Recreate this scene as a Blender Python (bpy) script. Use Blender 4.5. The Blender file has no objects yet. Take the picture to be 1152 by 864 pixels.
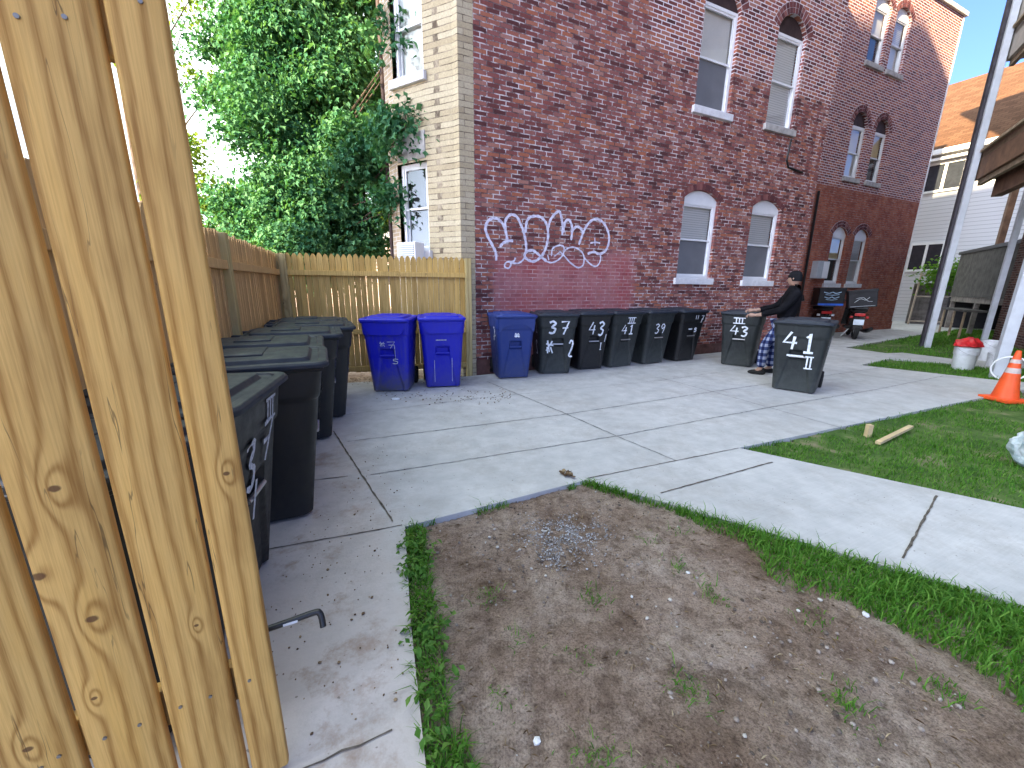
import bpy, bmesh, math, random
import numpy as np
from mathutils import Vector, Matrix
random.seed(7); rng = np.random.default_rng(11)
SC = bpy.context.scene
COL = SC.collection

# ------------------------------------------------------------ camera
cam_d = bpy.data.cameras.new('camera'); cam = bpy.data.objects.new('camera', cam_d); COL.objects.link(cam)
cam_d.sensor_width = 36; cam_d.lens = 452/1152*36; cam_d.clip_start = .03; cam_d.clip_end = 2000
R = np.array([[0.99993402, 0.01148721, 0], [0.00275717, -0.24000499, 0.97076774], [0.01115141, -0.97070369, -0.24002082]])
m = Matrix.Identity(4)
for i in range(3):
    m[i][0] = R[i, 0]; m[i][1] = -R[i, 1]; m[i][2] = -R[i, 2]
m[2][3] = 1.5
cam.matrix_world = m
SC.camera = cam

# ------------------------------------------------------------ light
SUN_AZ = (-.725, -.690); SUN_EL = math.radians(25.7)
w = bpy.data.worlds.new('World'); SC.world = w; w.use_nodes = True
nt = w.node_tree; bg = nt.nodes['Background']
sky = nt.nodes.new('ShaderNodeTexSky'); sky.sky_type = 'NISHITA'; sky.sun_disc = False
sky.sun_elevation = SUN_EL; sky.sun_rotation = math.atan2(SUN_AZ[0], SUN_AZ[1])
sky.air_density = .29; sky.dust_density = 3.2; sky.ozone_density = 6.0
# white cloud added over left sky, spread overhead to brighten the shaded yard
tc = nt.nodes.new('ShaderNodeTexCoord'); dp_ = nt.nodes.new('ShaderNodeVectorMath'); dp_.operation = 'DOT_PRODUCT'; dp_.inputs[1].default_value = (-.62, .38, .68)
nt.links.new(tc.outputs['Generated'], dp_.inputs[0])
r1 = nt.nodes.new('ShaderNodeMapRange'); r1.inputs[1].default_value = .34; r1.inputs[2].default_value = .72; nt.links.new(dp_.outputs['Value'], r1.inputs[0])
cn_ = nt.nodes.new('ShaderNodeTexNoise'); cn_.inputs['Scale'].default_value = 3.2; cn_.inputs['Detail'].default_value = 6; nt.links.new(tc.outputs['Generated'], cn_.inputs['Vector'])
r2 = nt.nodes.new('ShaderNodeMapRange'); r2.inputs[1].default_value = .30; r2.inputs[2].default_value = .55; nt.links.new(cn_.outputs[0], r2.inputs[0])
mu = nt.nodes.new('ShaderNodeMath'); mu.operation = 'MULTIPLY'; nt.links.new(r1.outputs[0], mu.inputs[0]); nt.links.new(r2.outputs[0], mu.inputs[1])
cm = nt.nodes.new('ShaderNodeMix'); cm.data_type = 'RGBA'; nt.links.new(mu.outputs[0], cm.inputs[0]); nt.links.new(sky.outputs[0], cm.inputs[6]); cm.inputs[7].default_value = (3.2, 3.65, 3.5, 1)
nt.links.new(cm.outputs[2], bg.inputs[0]); bg.inputs[1].default_value = 0.15
sl = bpy.data.lights.new('sun', 'SUN'); sl.energy = 4.6; sl.angle = math.radians(.5); sl.color = (1, .80, .50)
so = bpy.data.objects.new('sun', sl); COL.objects.link(so)
sd = Vector((SUN_AZ[0]*math.cos(SUN_EL), SUN_AZ[1]*math.cos(SUN_EL), math.sin(SUN_EL)))
so.rotation_euler = sd.to_track_quat('Z', 'Y').to_euler()
SC.view_settings.view_transform = 'Standard'; SC.view_settings.look = 'None'
SC.view_settings.exposure = 2.70; SC.view_settings.gamma = 1
SC.cycles.max_bounces = 8; SC.cycles.transparent_max_bounces = 16
SC.cycles.use_denoising = True

# ------------------------------------------------------------ material helpers
class G:
    def __init__(s, name, rough=.7, spec=.3):
        s.m = bpy.data.materials.new(name); s.m.use_nodes = True
        s.t = s.m.node_tree; s.b = s.t.nodes['Principled BSDF']
        s.b.inputs['Roughness'].default_value = rough
        s.b.inputs['Specular IOR Level'].default_value = spec
    def n(s, typ, **kw):
        nd = s.t.nodes.new(typ)
        for k, v in kw.items(): setattr(nd, k, v)
        return nd
    def put(s, sock, v):
        if hasattr(v, 'is_output') or isinstance(v, bpy.types.NodeSocket): s.t.links.new(v, sock)
        elif isinstance(v, (tuple, list)) and len(v) == 3 and sock.type == 'RGBA': sock.default_value = (*v, 1)
        else: sock.default_value = v
    def math(s, op, a, b=None, c=None, clamp=False):
        nd = s.n('ShaderNodeMath', operation=op); nd.use_clamp = clamp
        s.put(nd.inputs[0], a)
        if b is not None: s.put(nd.inputs[1], b)
        if c is not None: s.put(nd.inputs[2], c)
        return nd.outputs[0]
    def mix(s, f, a, b, blend='MIX'):
        nd = s.n('ShaderNodeMix', data_type='RGBA', blend_type=blend)
        s.put(nd.inputs[0], f); s.put(nd.inputs[6], a); s.put(nd.inputs[7], b)
        return nd.outputs[2]
    def coord(s, kind='Object'): return s.n('ShaderNodeTexCoord').outputs[kind]
    def xyz(s, v):
        nd = s.n('ShaderNodeSeparateXYZ'); s.put(nd.inputs[0], v); return nd.outputs
    def vec(s, x, y, z=0.0):
        nd = s.n('ShaderNodeCombineXYZ')
        for i, v in enumerate((x, y, z)): s.put(nd.inputs[i], v)
        return nd.outputs[0]
    def scale(s, v, sc):
        nd = s.n('ShaderNodeMapping'); s.put(nd.inputs[0], v); nd.inputs['Scale'].default_value = sc
        return nd.outputs[0]
    def noise(s, v, scale, detail=4, rough=.55, dist=0):
        nd = s.n('ShaderNodeTexNoise'); s.put(nd.inputs['Vector'], v)
        nd.inputs['Scale'].default_value = scale; nd.inputs['Detail'].default_value = detail
        nd.inputs['Roughness'].default_value = rough; nd.inputs['Distortion'].default_value = dist
        return nd.outputs[0]
    def ramp(s, f, stops, mode='LINEAR'):
        nd = s.n('ShaderNodeValToRGB'); s.put(nd.inputs[0], f); cr = nd.color_ramp; cr.interpolation = mode
        while len(cr.elements) > 1: cr.elements.remove(cr.elements[0])
        cr.elements[0].position = stops[0][0]
        def cc(c): return (c, c, c, 1) if not isinstance(c, tuple) else (*c, 1)
        cr.elements[0].color = cc(stops[0][1])
        for p, c in stops[1:]:
            e = cr.elements.new(p); e.color = cc(c)
        return nd.outputs[0]
    def rng(s, v, a, b, c=0., d=1.):
        nd = s.n('ShaderNodeMapRange'); nd.clamp = True
        s.put(nd.inputs[0], v)
        for i, q in enumerate((a, b, c, d)): nd.inputs[i+1].default_value = q
        return nd.outputs[0]
    def col(s, c): s.put(s.b.inputs['Base Color'], c); return s
    def bump(s, h, strength=.4, dist=.01):
        nd = s.n('ShaderNodeBump'); nd.inputs['Strength'].default_value = strength; nd.inputs['Distance'].default_value = dist
        s.put(nd.inputs['Height'], h); s.t.links.new(nd.outputs[0], s.b.inputs['Normal']); return s

def plain(name, c, rough=.6, spec=.3, metal=0, var=.12, sc=6, bump=0):
    g = G(name, rough, spec); v = g.coord()
    n1 = g.noise(v, sc, 5)
    lo = tuple(x*(1-var*2) for x in c); hi = tuple(min(1, x*(1+var)) for x in c)
    g.col(g.ramp(n1, [(.3, lo), (.7, hi)])); g.b.inputs['Metallic'].default_value = metal
    if bump: g.bump(g.noise(v, sc*8, 3), bump, .005)
    return g.m

def brick_mat(name, cols, mortar, bw=.213, rh=.0677, ms=.009, zones=None, moff=0.0):
    g = G(name, .85, .15); v = g.coord(); x, y, z = g.xyz(v)
    u = g.math('ADD', x, y)
    wob = g.math('MULTIPLY', g.math('SUBTRACT', g.noise(v, 9, 2), .5), .012)
    bv = g.vec(g.math('ADD', u, wob), g.math('ADD', z, wob))
    br = g.n('ShaderNodeTexBrick'); g.put(br.inputs['Vector'], bv)
    br.inputs['Color1'].default_value = (0, 0, 0, 1); br.inputs['Color2'].default_value = (1, 1, 1, 1)
    br.inputs['Mortar'].default_value = (0, 0, 0, 1)
    br.inputs['Scale'].default_value = 1; br.inputs['Brick Width'].default_value = bw; br.inputs['Row Height'].default_value = rh
    br.inputs['Mortar Size'].default_value = ms; br.inputs['Mortar Smooth'].default_value = .25; br.inputs['Bias'].default_value = 0
    rnd = br.outputs['Color']; fac = br.outputs['Fac']
    rn = g.math('ADD', g.math('MULTIPLY', rnd, .75), g.math('MULTIPLY', g.noise(v, 1.3, 4), .45))
    base = g.ramp(rn, cols)
    base = g.mix(.55, base, g.ramp(g.noise(v, 38, 4, .7), [(.3, (.45, .45, .45)), (.7, (1, 1, 1))]), 'MULTIPLY')
    mcol = g.ramp(g.noise(v, 5, 5, .7), mortar)
    if zones: base, mcol, fac = zones(g, v, x, z, base, mcol, fac)
    g.col(g.mix(fac, base, mcol))
    hgt = g.math('ADD', g.math('MULTIPLY', g.math('SUBTRACT', 1, fac), 1), g.math('MULTIPLY', g.noise(v, 60, 4), .5))
    g.bump(hgt, .7, .008)
    return g.m

def soft(g, v, a, b, s):   # 1 inside a..b with edge softness s
    return g.math('MULTIPLY', g.rng(v, a-s, a+s), g.rng(v, b-s, b+s, 1., 0.))

RED = [(.12, (.06, .028, .03)), (.30, (.15, .052, .05)), (.5, (.29, .092, .080)), (.68, (.32, .13, .115)), (.84, (.44, .15, .085)), (1.0, (.42, .22, .19))]
OLDM = [(.34, (.07, .045, .045)), (.48, (.20, .14, .14)), (.55, (.6, .55, .55)), (.66, (.8, .75, .74))]
def zones_main(g, v, x, z, base, mc, fac):
    nz = g.math('MULTIPLY', g.math('SUBTRACT', g.noise(v, 2.2, 3), .5), .35)
    zz = g.math('ADD', z, nz); xx = g.math('ADD', x, nz)
    rp = g.math('MULTIPLY', g.rng(zz, 5.58, 5.66), g.rng(xx, 3.22, 3.34))
    mc = g.mix(rp, mc, (.72, .68, .70))
    fac = g.math('MULTIPLY', fac, g.math('ADD', .85, g.math('MULTIPLY', rp, .15)))
    nz2 = g.math('MULTIPLY', g.math('SUBTRACT', g.noise(v, 3.5, 4), .5), .5)
    b1 = g.math('MULTIPLY', soft(g, g.math('ADD', x, nz2), .35, 2.75, .12), soft(g, g.math('ADD', z, nz2), .2, 1.98, .10))
    b2 = g.math('MULTIPLY', soft(g, g.math('ADD', x, nz2), 2.6, 3.35, .10), soft(g, g.math('ADD', z, nz2), .2, 2.15, .10))
    b = g.math('MAXIMUM', b1, b2)
    b = g.math('MULTIPLY', b, g.rng(g.noise(v, 7, 5, .7), .3, .6, .5, .95))
    pk = g.ramp(g.noise(v, 1.7, 3), [(.35, (.34, .07, .075)), (.65, (.42, .18, .185))])
    base = g.mix(b, base, pk); mc = g.mix(b, mc, (.46, .22, .22))
    return base, mc, fac
M = {}
M['brick'] = brick_mat('old_red_brick', RED, OLDM, zones=zones_main)
REDW = [(.15, (.12, .04, .042)), (.35, (.21, .07, .07)), (.6, (.30, .10, .085)), (.85, (.40, .14, .09)), (1.0, (.42, .19, .14))]
def zones_wing(g, v, x, z, base, mc, fac):
    nz = g.math('MULTIPLY', g.math('SUBTRACT', g.noise(v, 3, 2), .5), .1)
    up = g.rng(g.math('ADD', z, nz), 4.50, 4.56)
    low = [(.2, (.18, .05, .035)), (.5, (.38, .11, .06)), (.8, (.52, .19, .10))]
    base = g.mix(up, g.mix(.6, base, g.ramp(g.noise(v, 1.8, 3), low)), base)
    mc = g.mix(up, g.ramp(g.noise(v, 6, 4), [(.4, (.18, .07, .05)), (.68, (.4, .3, .26))]), (.66, .60, .62))
    return base, mc, fac
M['brick_wing'] = brick_mat('repointed_red_brick', REDW, OLDM, zones=zones_wing)
M['brick_dark'] = brick_mat('dark_brown_brick', [(.2, (.06, .03, .03)), (.6, (.13, .06, .05)), (1, (.2, .1, .08))], [(.4, (.16, .13, .12)), (.7, (.3, .26, .24))])
M['brick_cream'] = brick_mat('cream_brick', [(.15, (.46, .375, .24)), (.5, (.56, .47, .31)), (1, (.61, .53, .37))], [(.4, (.13, .10, .07)), (.6, (.42, .35, .25))], bw=.3, rh=.083, ms=.007)
M['brick_tan'] = brick_mat('tan_brick', [(.2, (.4, .3, .2)), (1, (.55, .43, .3))], [(.4, (.5, .45, .4)), (.7, (.6, .55, .5))])
M['white'] = plain('white_painted_wood', (.78, .79, .80), .45, .4, var=.05, sc=3)
M['stone'] = plain('grey_stone_sill', (.42, .40, .38), .8, var=.15, sc=12, bump=.3)
M['white_stone'] = plain('white_painted_sill', (.68, .68, .70), .7, var=.08, sc=9)
M['darkwood'] = plain('dark_arch_panel', (.05, .03, .03), .7, var=.2)
M['screen'] = plain('grey_insect_screen', (.16, .165, .18), .8, var=.08, sc=2)
M['dark'] = plain('dark_interior', (.03, .03, .035), .8)
M['grey_metal'] = plain('grey_painted_metal', (.42, .45, .48), .45, .5, var=.06)
M['black_metal'] = plain('black_metal', (.012, .012, .013), .4, .5)
M['steel'] = plain('galvanised_steel', (.5, .5, .52), .35, .5, metal=.8)
def blind(name, c, sp=.045, k=.55):
    g = G(name, .5, .3); z = g.xyz(g.coord())[2]
    f = g.math('FRACT', g.math('DIVIDE', z, sp))
    g.col(g.mix(g.rng(f, .7, .9), c, tuple(q*k for q in c))); g.bump(f, .6, .02); return g.m
M['blind'] = blind('white_slat_blind', (.72, .72, .70)); M['shade'] = plain('white_roller_shade', (.66, .66, .62), .6, var=.05, sc=1)
M['cream_sunlit'] = plain('cream_sun_reflection_shade', (.85, .72, .42), .6, var=.08, sc=1.5)  # cream blind colour that also carries the panes' warm sun reflection
def glass_mat(name, refl=.10):
    g = G(name); t = g.t; out = t.nodes['Material Output']
    tr = g.n('ShaderNodeBsdfTransparent'); gl = g.n('ShaderNodeBsdfGlossy'); gl.inputs['Roughness'].default_value = .03
    gl.inputs[0].default_value = (.9, .95, 1, 1)
    lw = g.n('ShaderNodeLayerWeight'); lw.inputs[0].default_value = .35
    f = g.math('ADD', g.math('MULTIPLY', lw.outputs['Fresnel'], .5), refl, clamp=True)
    mx = g.n('ShaderNodeMixShader'); g.put(mx.inputs[0], f); t.links.new(tr.outputs[0], mx.inputs[1]); t.links.new(gl.outputs[0], mx.inputs[2])
    t.links.new(mx.outputs[0], out.inputs['Surface']); return g.m
M['glass'] = glass_mat('window_glass')

def wood_mat(name, c1, c2, knots, seed, freq=95, crack=.6):
    g = G(name, .62, .25); v = g.coord(); x, y, z = g.xyz(v)
    off = seed*3.17
    vv = g.vec(g.math('ADD', x, off), y, g.math('MULTIPLY', z, .28))
    warp = g.math('MULTIPLY', g.math('SUBTRACT', g.noise(vv, 9, 3, .5), .5), 6.5)
    w2 = g.math('MULTIPLY', g.math('SUBTRACT', g.noise(vv, 2.6, 2, .5), .5), 9)
    s = g.math('ADD', g.math('ADD', g.math('MULTIPLY', x, freq), warp), w2)
    core = None
    for (kx, kz, kr) in knots:
        dx = g.math('DIVIDE', g.math('SUBTRACT', x, kx), kr)
        dz = g.math('DIVIDE', g.math('SUBTRACT', z, kz), kr*.75)
        r2 = g.math('ADD', g.math('MULTIPLY', dx, dx), g.math('MULTIPLY', dz, dz))
        dz3 = g.math('MULTIPLY', dz, .3)
        r3 = g.math('ADD', g.math('MULTIPLY', dx, dx), g.math('MULTIPLY', dz3, dz3))
        e = g.math('POWER', 2.718, g.math('MULTIPLY', r3, -.16))
        s = g.math('ADD', s, g.math('MULTIPLY', e, 9))
        cmask = g.rng(g.math('ADD', r2, g.math('MULTIPLY', g.noise(v, 160, 2), .5)), .9, 1.7, 1., 0.)
        core = cmask if core is None else g.math('MAXIMUM', core, cmask)
    ring = g.math('ADD', g.math('MULTIPLY', g.math('SINE', s), .5), .5)
    fine = g.noise(g.scale(v, (260, 260, 6)), 1, 3, .6)
    f = g.math('ADD', g.math('MULTIPLY', g.math('POWER', ring, 3.0), .55), g.math('MULTIPLY', g.rng(fine, .3, .7), .40))
    base = g.ramp(f, [(.1, c1), (.9, c2)])
    big = g.noise(g.scale(v, (8, 8, 1.6)), 1, 4, .6)
    base = g.mix(.6, base, g.ramp(big, [(.30, (.52, .42, .28)), (.48, (.95, .92, .86)), (.70, (1.0, .90, .64))]), 'MULTIPLY')
    if core is not None: base = g.mix(g.math('MULTIPLY', core, .85), base, (.11, .045, .02))
    cr = g.noise(g.scale(g.vec(g.math('ADD', x, off), y, z), (26, 26, 1.1)), 1, 3, .45)
    cm_ = g.rng(g.noise(g.scale(g.vec(g.math('ADD', x, off), y, z), (14, 14, 1.6)), 1, 2), .52, .60)
    crk = g.math('MULTIPLY', g.math('MULTIPLY', g.rng(g.math('ABSOLUTE', g.math('SUBTRACT', cr, .5)), .0018, .005, 1., 0.), cm_), crack)
    base = g.mix(crk, base, (.05, .03, .015))
    g.col(base)
    g.bump(g.math('SUBTRACT', g.math('ADD', g.math('MULTIPLY', ring, .25), g.math('MULTIPLY', fine, .5)), g.math('MULTIPLY', crk, 2)), .35, .002)
    return g.m
def picket_mat(name, c1, c2):
    g = G(name, .75, .15); v = g.coord(); oi = g.n('ShaderNodeNewGeometry').outputs['Random Per Island']
    x, y, z = g.xyz(v)
    k = g.noise(g.scale(g.vec(g.math('ADD', x, g.math('MULTIPLY', oi, 30)), y, z), (70, 70, 2.5)), 1, 4, .6)
    b = g.ramp(k, [(.3, c1), (.7, c2)])
    b = g.mix(.8, b, g.ramp(oi, [(0, (.68, .62, .52)), (.4, (.95, .93, .9)), (1, (1, .95, .82))]), 'MULTIPLY')
    spots = g.rng(g.noise(g.scale(v, (30, 30, 18)), 1, 1), .73, .78)
    b = g.mix(g.math('MULTIPLY', spots, .7), b, (.16, .09, .04))
    foot_tone = g.rng(g.math('ADD', z, g.math('MULTIPLY', g.noise(v, 6, 3), .3)), .25, .7, .55, 0.)  # browner tone towards the picket foot
    b = g.mix(foot_tone, b, (.22, .17, .08))
    g.col(b); g.bump(k, .4, .004); return g.m
M['picket_y'] = picket_mat('yellow_cedar_pickets', (.44, .28, .08), (.72, .50, .18))
M['picket_b'] = picket_mat('tan_cedar_pickets', (.46, .28, .115), (.74, .50, .24))
M['post'] = wood_mat('greenish_treated_post', (.52, .42, .20), (.30, .22, .09), [(0.0, 1.2, .02)], 3, crack=.3)

def plastic(name, c, dust=.5, dustc=(.16, .15, .14), rough=.42):
    g = G(name, rough, .5); v = g.coord(); z = g.xyz(v)[2]
    n1 = g.noise(v, 9, 5, .65); n2 = g.noise(g.scale(v, (18, 18, 2.5)), 1, 4, .7)
    b = g.mix(g.math('MULTIPLY', g.rng(n2, .45, .75), .22*dust*2), c, dustc)
    low = g.math('MULTIPLY', g.rng(g.math('ADD', z, g.math('MULTIPLY', g.math('SUBTRACT', n1, .5), .5)), .0, .42, 1., 0.), dust)
    b = g.mix(low, b, dustc)
    g.col(b); g.put(g.b.inputs['Roughness'], g.rng(n1, .3, .7, rough-.08, rough+.2)); g.bump(g.noise(v, 120, 2), .12, .003); return g.m
M['bin_black'] = plastic('black_bin_plastic', (.0055, .006, .0075), .22, (.04, .04, .04))
M['bin_grey'] = plastic('weathered_charcoal_plastic', (.012, .016, .017), .42, (.085, .095, .09), .5)
M['bin_blue'] = plastic('bright_blue_plastic', (.006, .010, .46), .38, (.09, .09, .15))
M['bin_navy'] = plastic('faded_navy_plastic', (.012, .035, .19), .40, (.08, .09, .13), .5)
M['lid_black'] = plastic('black_lid_plastic', (.010, .016, .028), .0, rough=.5)  # bluish tint stands in for sky reflected on the lids
M['rubber'] = plain('black_rubber', (.015, .015, .015), .8, var=.2)
g = G('white_spray_paint', .7, .2); g.col(g.ramp(g.noise(g.coord(), 40, 3), [(.3, (.55, .6, .68)), (.6, (.82, .85, .9))])); M['spray'] = g.m
g = G('faded_white_marks', .7, .2); g.col(g.ramp(g.noise(g.coord(), 60, 3), [(.3, (.30, .33, .40)), (.65, (.65, .68, .74))])); M['faded'] = g.m
g = G('lavender_graffiti_paint', .6, .2); g.col(g.ramp(g.noise(g.coord(), 14, 4, .7), [(.3, (.45, .40, .52)), (.6, (.80, .78, .88))])); M['graf'] = g.m

def concrete_mat():
    g = G('pale_broomed_concrete', .85, .2); v = g.coord(); x, y, z = g.xyz(v)
    n1 = g.noise(v, .7, 5, .6); n2 = g.noise(v, 5, 6, .65); n3 = g.noise(v, 60, 3, .6)
    b = g.ramp(n1, [(.3, (.46, .46, .46)), (.7, (.58, .575, .57))])
    b = g.mix(.6, b, g.ramp(n2, [(.3, (.68, .69, .70)), (.65, (1, 1, 1))]), 'MULTIPLY')
    # broom lines running along the alley
    q = g.math('ADD', g.math('MULTIPLY', x, -.4243), g.math('MULTIPLY', y, .9055))
    br = g.noise(g.vec(g.math('MULTIPLY', q, 90), g.math('MULTIPLY', x, 3), 0.), 1, 3, .6)
    b = g.mix(.35, b, g.ramp(br, [(.35, (.84, .84, .84)), (.6, (1, 1, 1))]), 'MULTIPLY')
    # older brownish slabs and dirt on the left strip beside the fence
    edge = g.math('ADD', x, g.math('MULTIPLY', g.math('SUBTRACT', y, 2.3), .56))
    left = g.rng(g.math('ADD', edge, g.math('MULTIPLY', g.math('SUBTRACT', n2, .5), .6)), -.95, -.62, 1., 0.)
    b = g.mix(g.math('MULTIPLY', left, .55), b, (.52, .45, .41))
    st = g.math('MULTIPLY', g.rng(g.noise(v, 2.6, 6, .75), .52, .66), g.rng(g.math('ADD', edge, 0.), -1.3, -.55, .85, .0))
    b = g.mix(st, b, (.26, .17, .11))
    cs = g.math('MULTIPLY', g.rng(g.noise(v, 1.1, 8, .85), .48, .60), .42)
    b = g.mix(cs, b, (.34, .32, .30))
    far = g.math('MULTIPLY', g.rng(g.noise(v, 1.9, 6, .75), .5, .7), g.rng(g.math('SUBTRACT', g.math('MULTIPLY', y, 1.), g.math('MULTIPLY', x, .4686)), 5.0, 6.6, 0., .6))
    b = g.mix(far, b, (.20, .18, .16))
    sp = g.rng(g.noise(v, 45, 1), .73, .76)
    b = g.mix(g.math('MULTIPLY', sp, .6), b, (.12, .10, .08))
    g.col(b); g.bump(g.math('ADD', g.math('MULTIPLY', br, .5), g.math('ADD', n3, g.math('MULTIPLY', n2, 2))), .35, .004); return g.m
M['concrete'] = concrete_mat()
def dirt_mat():
    g = G('dry_brown_soil', .95, .1); v = g.coord(); x, y, z = g.xyz(v)
    n1 = g.noise(v, 1.6, 6, .65); n2 = g.noise(v, 14, 6, .7); n3 = g.noise(v, 110, 5, .75)
    b = g.ramp(n1, [(.33, (.25, .175, .13)), (.48, (.40, .31, .25)), (.66, (.55, .46, .395))])
    b = g.mix(.85, b, g.ramp(n2, [(.34, (.42, .38, .35)), (.5, (.9, .88, .86)), (.62, (1.1, 1.1, 1.1))]), 'MULTIPLY')
    dk = g.rng(g.noise(v, 2.3, 7, .8), .54, .64)
    b = g.mix(g.math('MULTIPLY', dk, .5), b, (.16, .105, .08))
    b = g.mix(.85, b, g.ramp(n3, [(.36, (.38, .35, .33)), (.5, (.9, .88, .86)), (.64, (1.2, 1.17, 1.13))]), 'MULTIPLY')
    sp = g.rng(g.noise(v, 55, 2), .69, .72)
    b = g.mix(g.math('MULTIPLY', sp, .5), b, (.42, .39, .36))
    g.col(b); g.bump(g.math('ADD', g.math('MULTIPLY', n2, 1.8), g.math('MULTIPLY', n3, .7)), 1., .025); return g.m
M['dirt'] = dirt_mat()
def grass_ground():
    g = G('grassy_soil', .95, .1); v = g.coord()
    g.col(g.ramp(g.noise(v, 3, 6, .7), [(.38, (.05, .10, .025)), (.55, (.10, .16, .045)), (.68, (.25, .21, .14))])); g.bump(g.noise(v, 40, 4), .8, .02); return g.m
M['grassg'] = grass_ground()
def leaf_mat(name, c, var, trans=.5, rough=.5):
    g = G(name, .75, .12); r = g.n('ShaderNodeNewGeometry').outputs['Random Per Island']
    cc = g.ramp(r, [(0, c[0]), (.5, c[1]), (1, c[2])])
    g.col(cc); tb = g.n('ShaderNodeBsdfTranslucent'); 
    tc = g.mix(1, cc, (1.5, 1.5, .6), 'MULTIPLY'); g.put(tb.inputs[0], tc)
    mx = g.n('ShaderNodeMixShader'); mx.inputs[0].default_value = trans
    g.t.links.new(g.b.outputs[0], mx.inputs[1]); g.t.links.new(tb.outputs[0], mx.inputs[2])
    g.t.links.new(mx.outputs[0], g.t.nodes['Material Output'].inputs['Surface']); return g.m
M['leaf'] = leaf_mat('maple_leaves', ((.022, .095, .045), (.055, .17, .08), (.12, .27, .125)), .5, .22, .42)
M['leaf2'] = leaf_mat('yellow_green_leaves', ((.07, .13, .02), (.12, .2, .03), (.18, .25, .05)), .5, .5)
M['grass'] = leaf_mat('grass_blades', ((.05, .14, .02), (.085, .23, .03), (.17, .31, .06)), .5, .35)
M['weed'] = leaf_mat('broadleaf_weeds', ((.06, .16, .03), (.10, .23, .045), (.18, .30, .08)), .5, .35)
M['bark'] = plain('brown_bark', (.09, .065, .05), .9, var=.3, sc=8, bump=.6)

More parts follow.
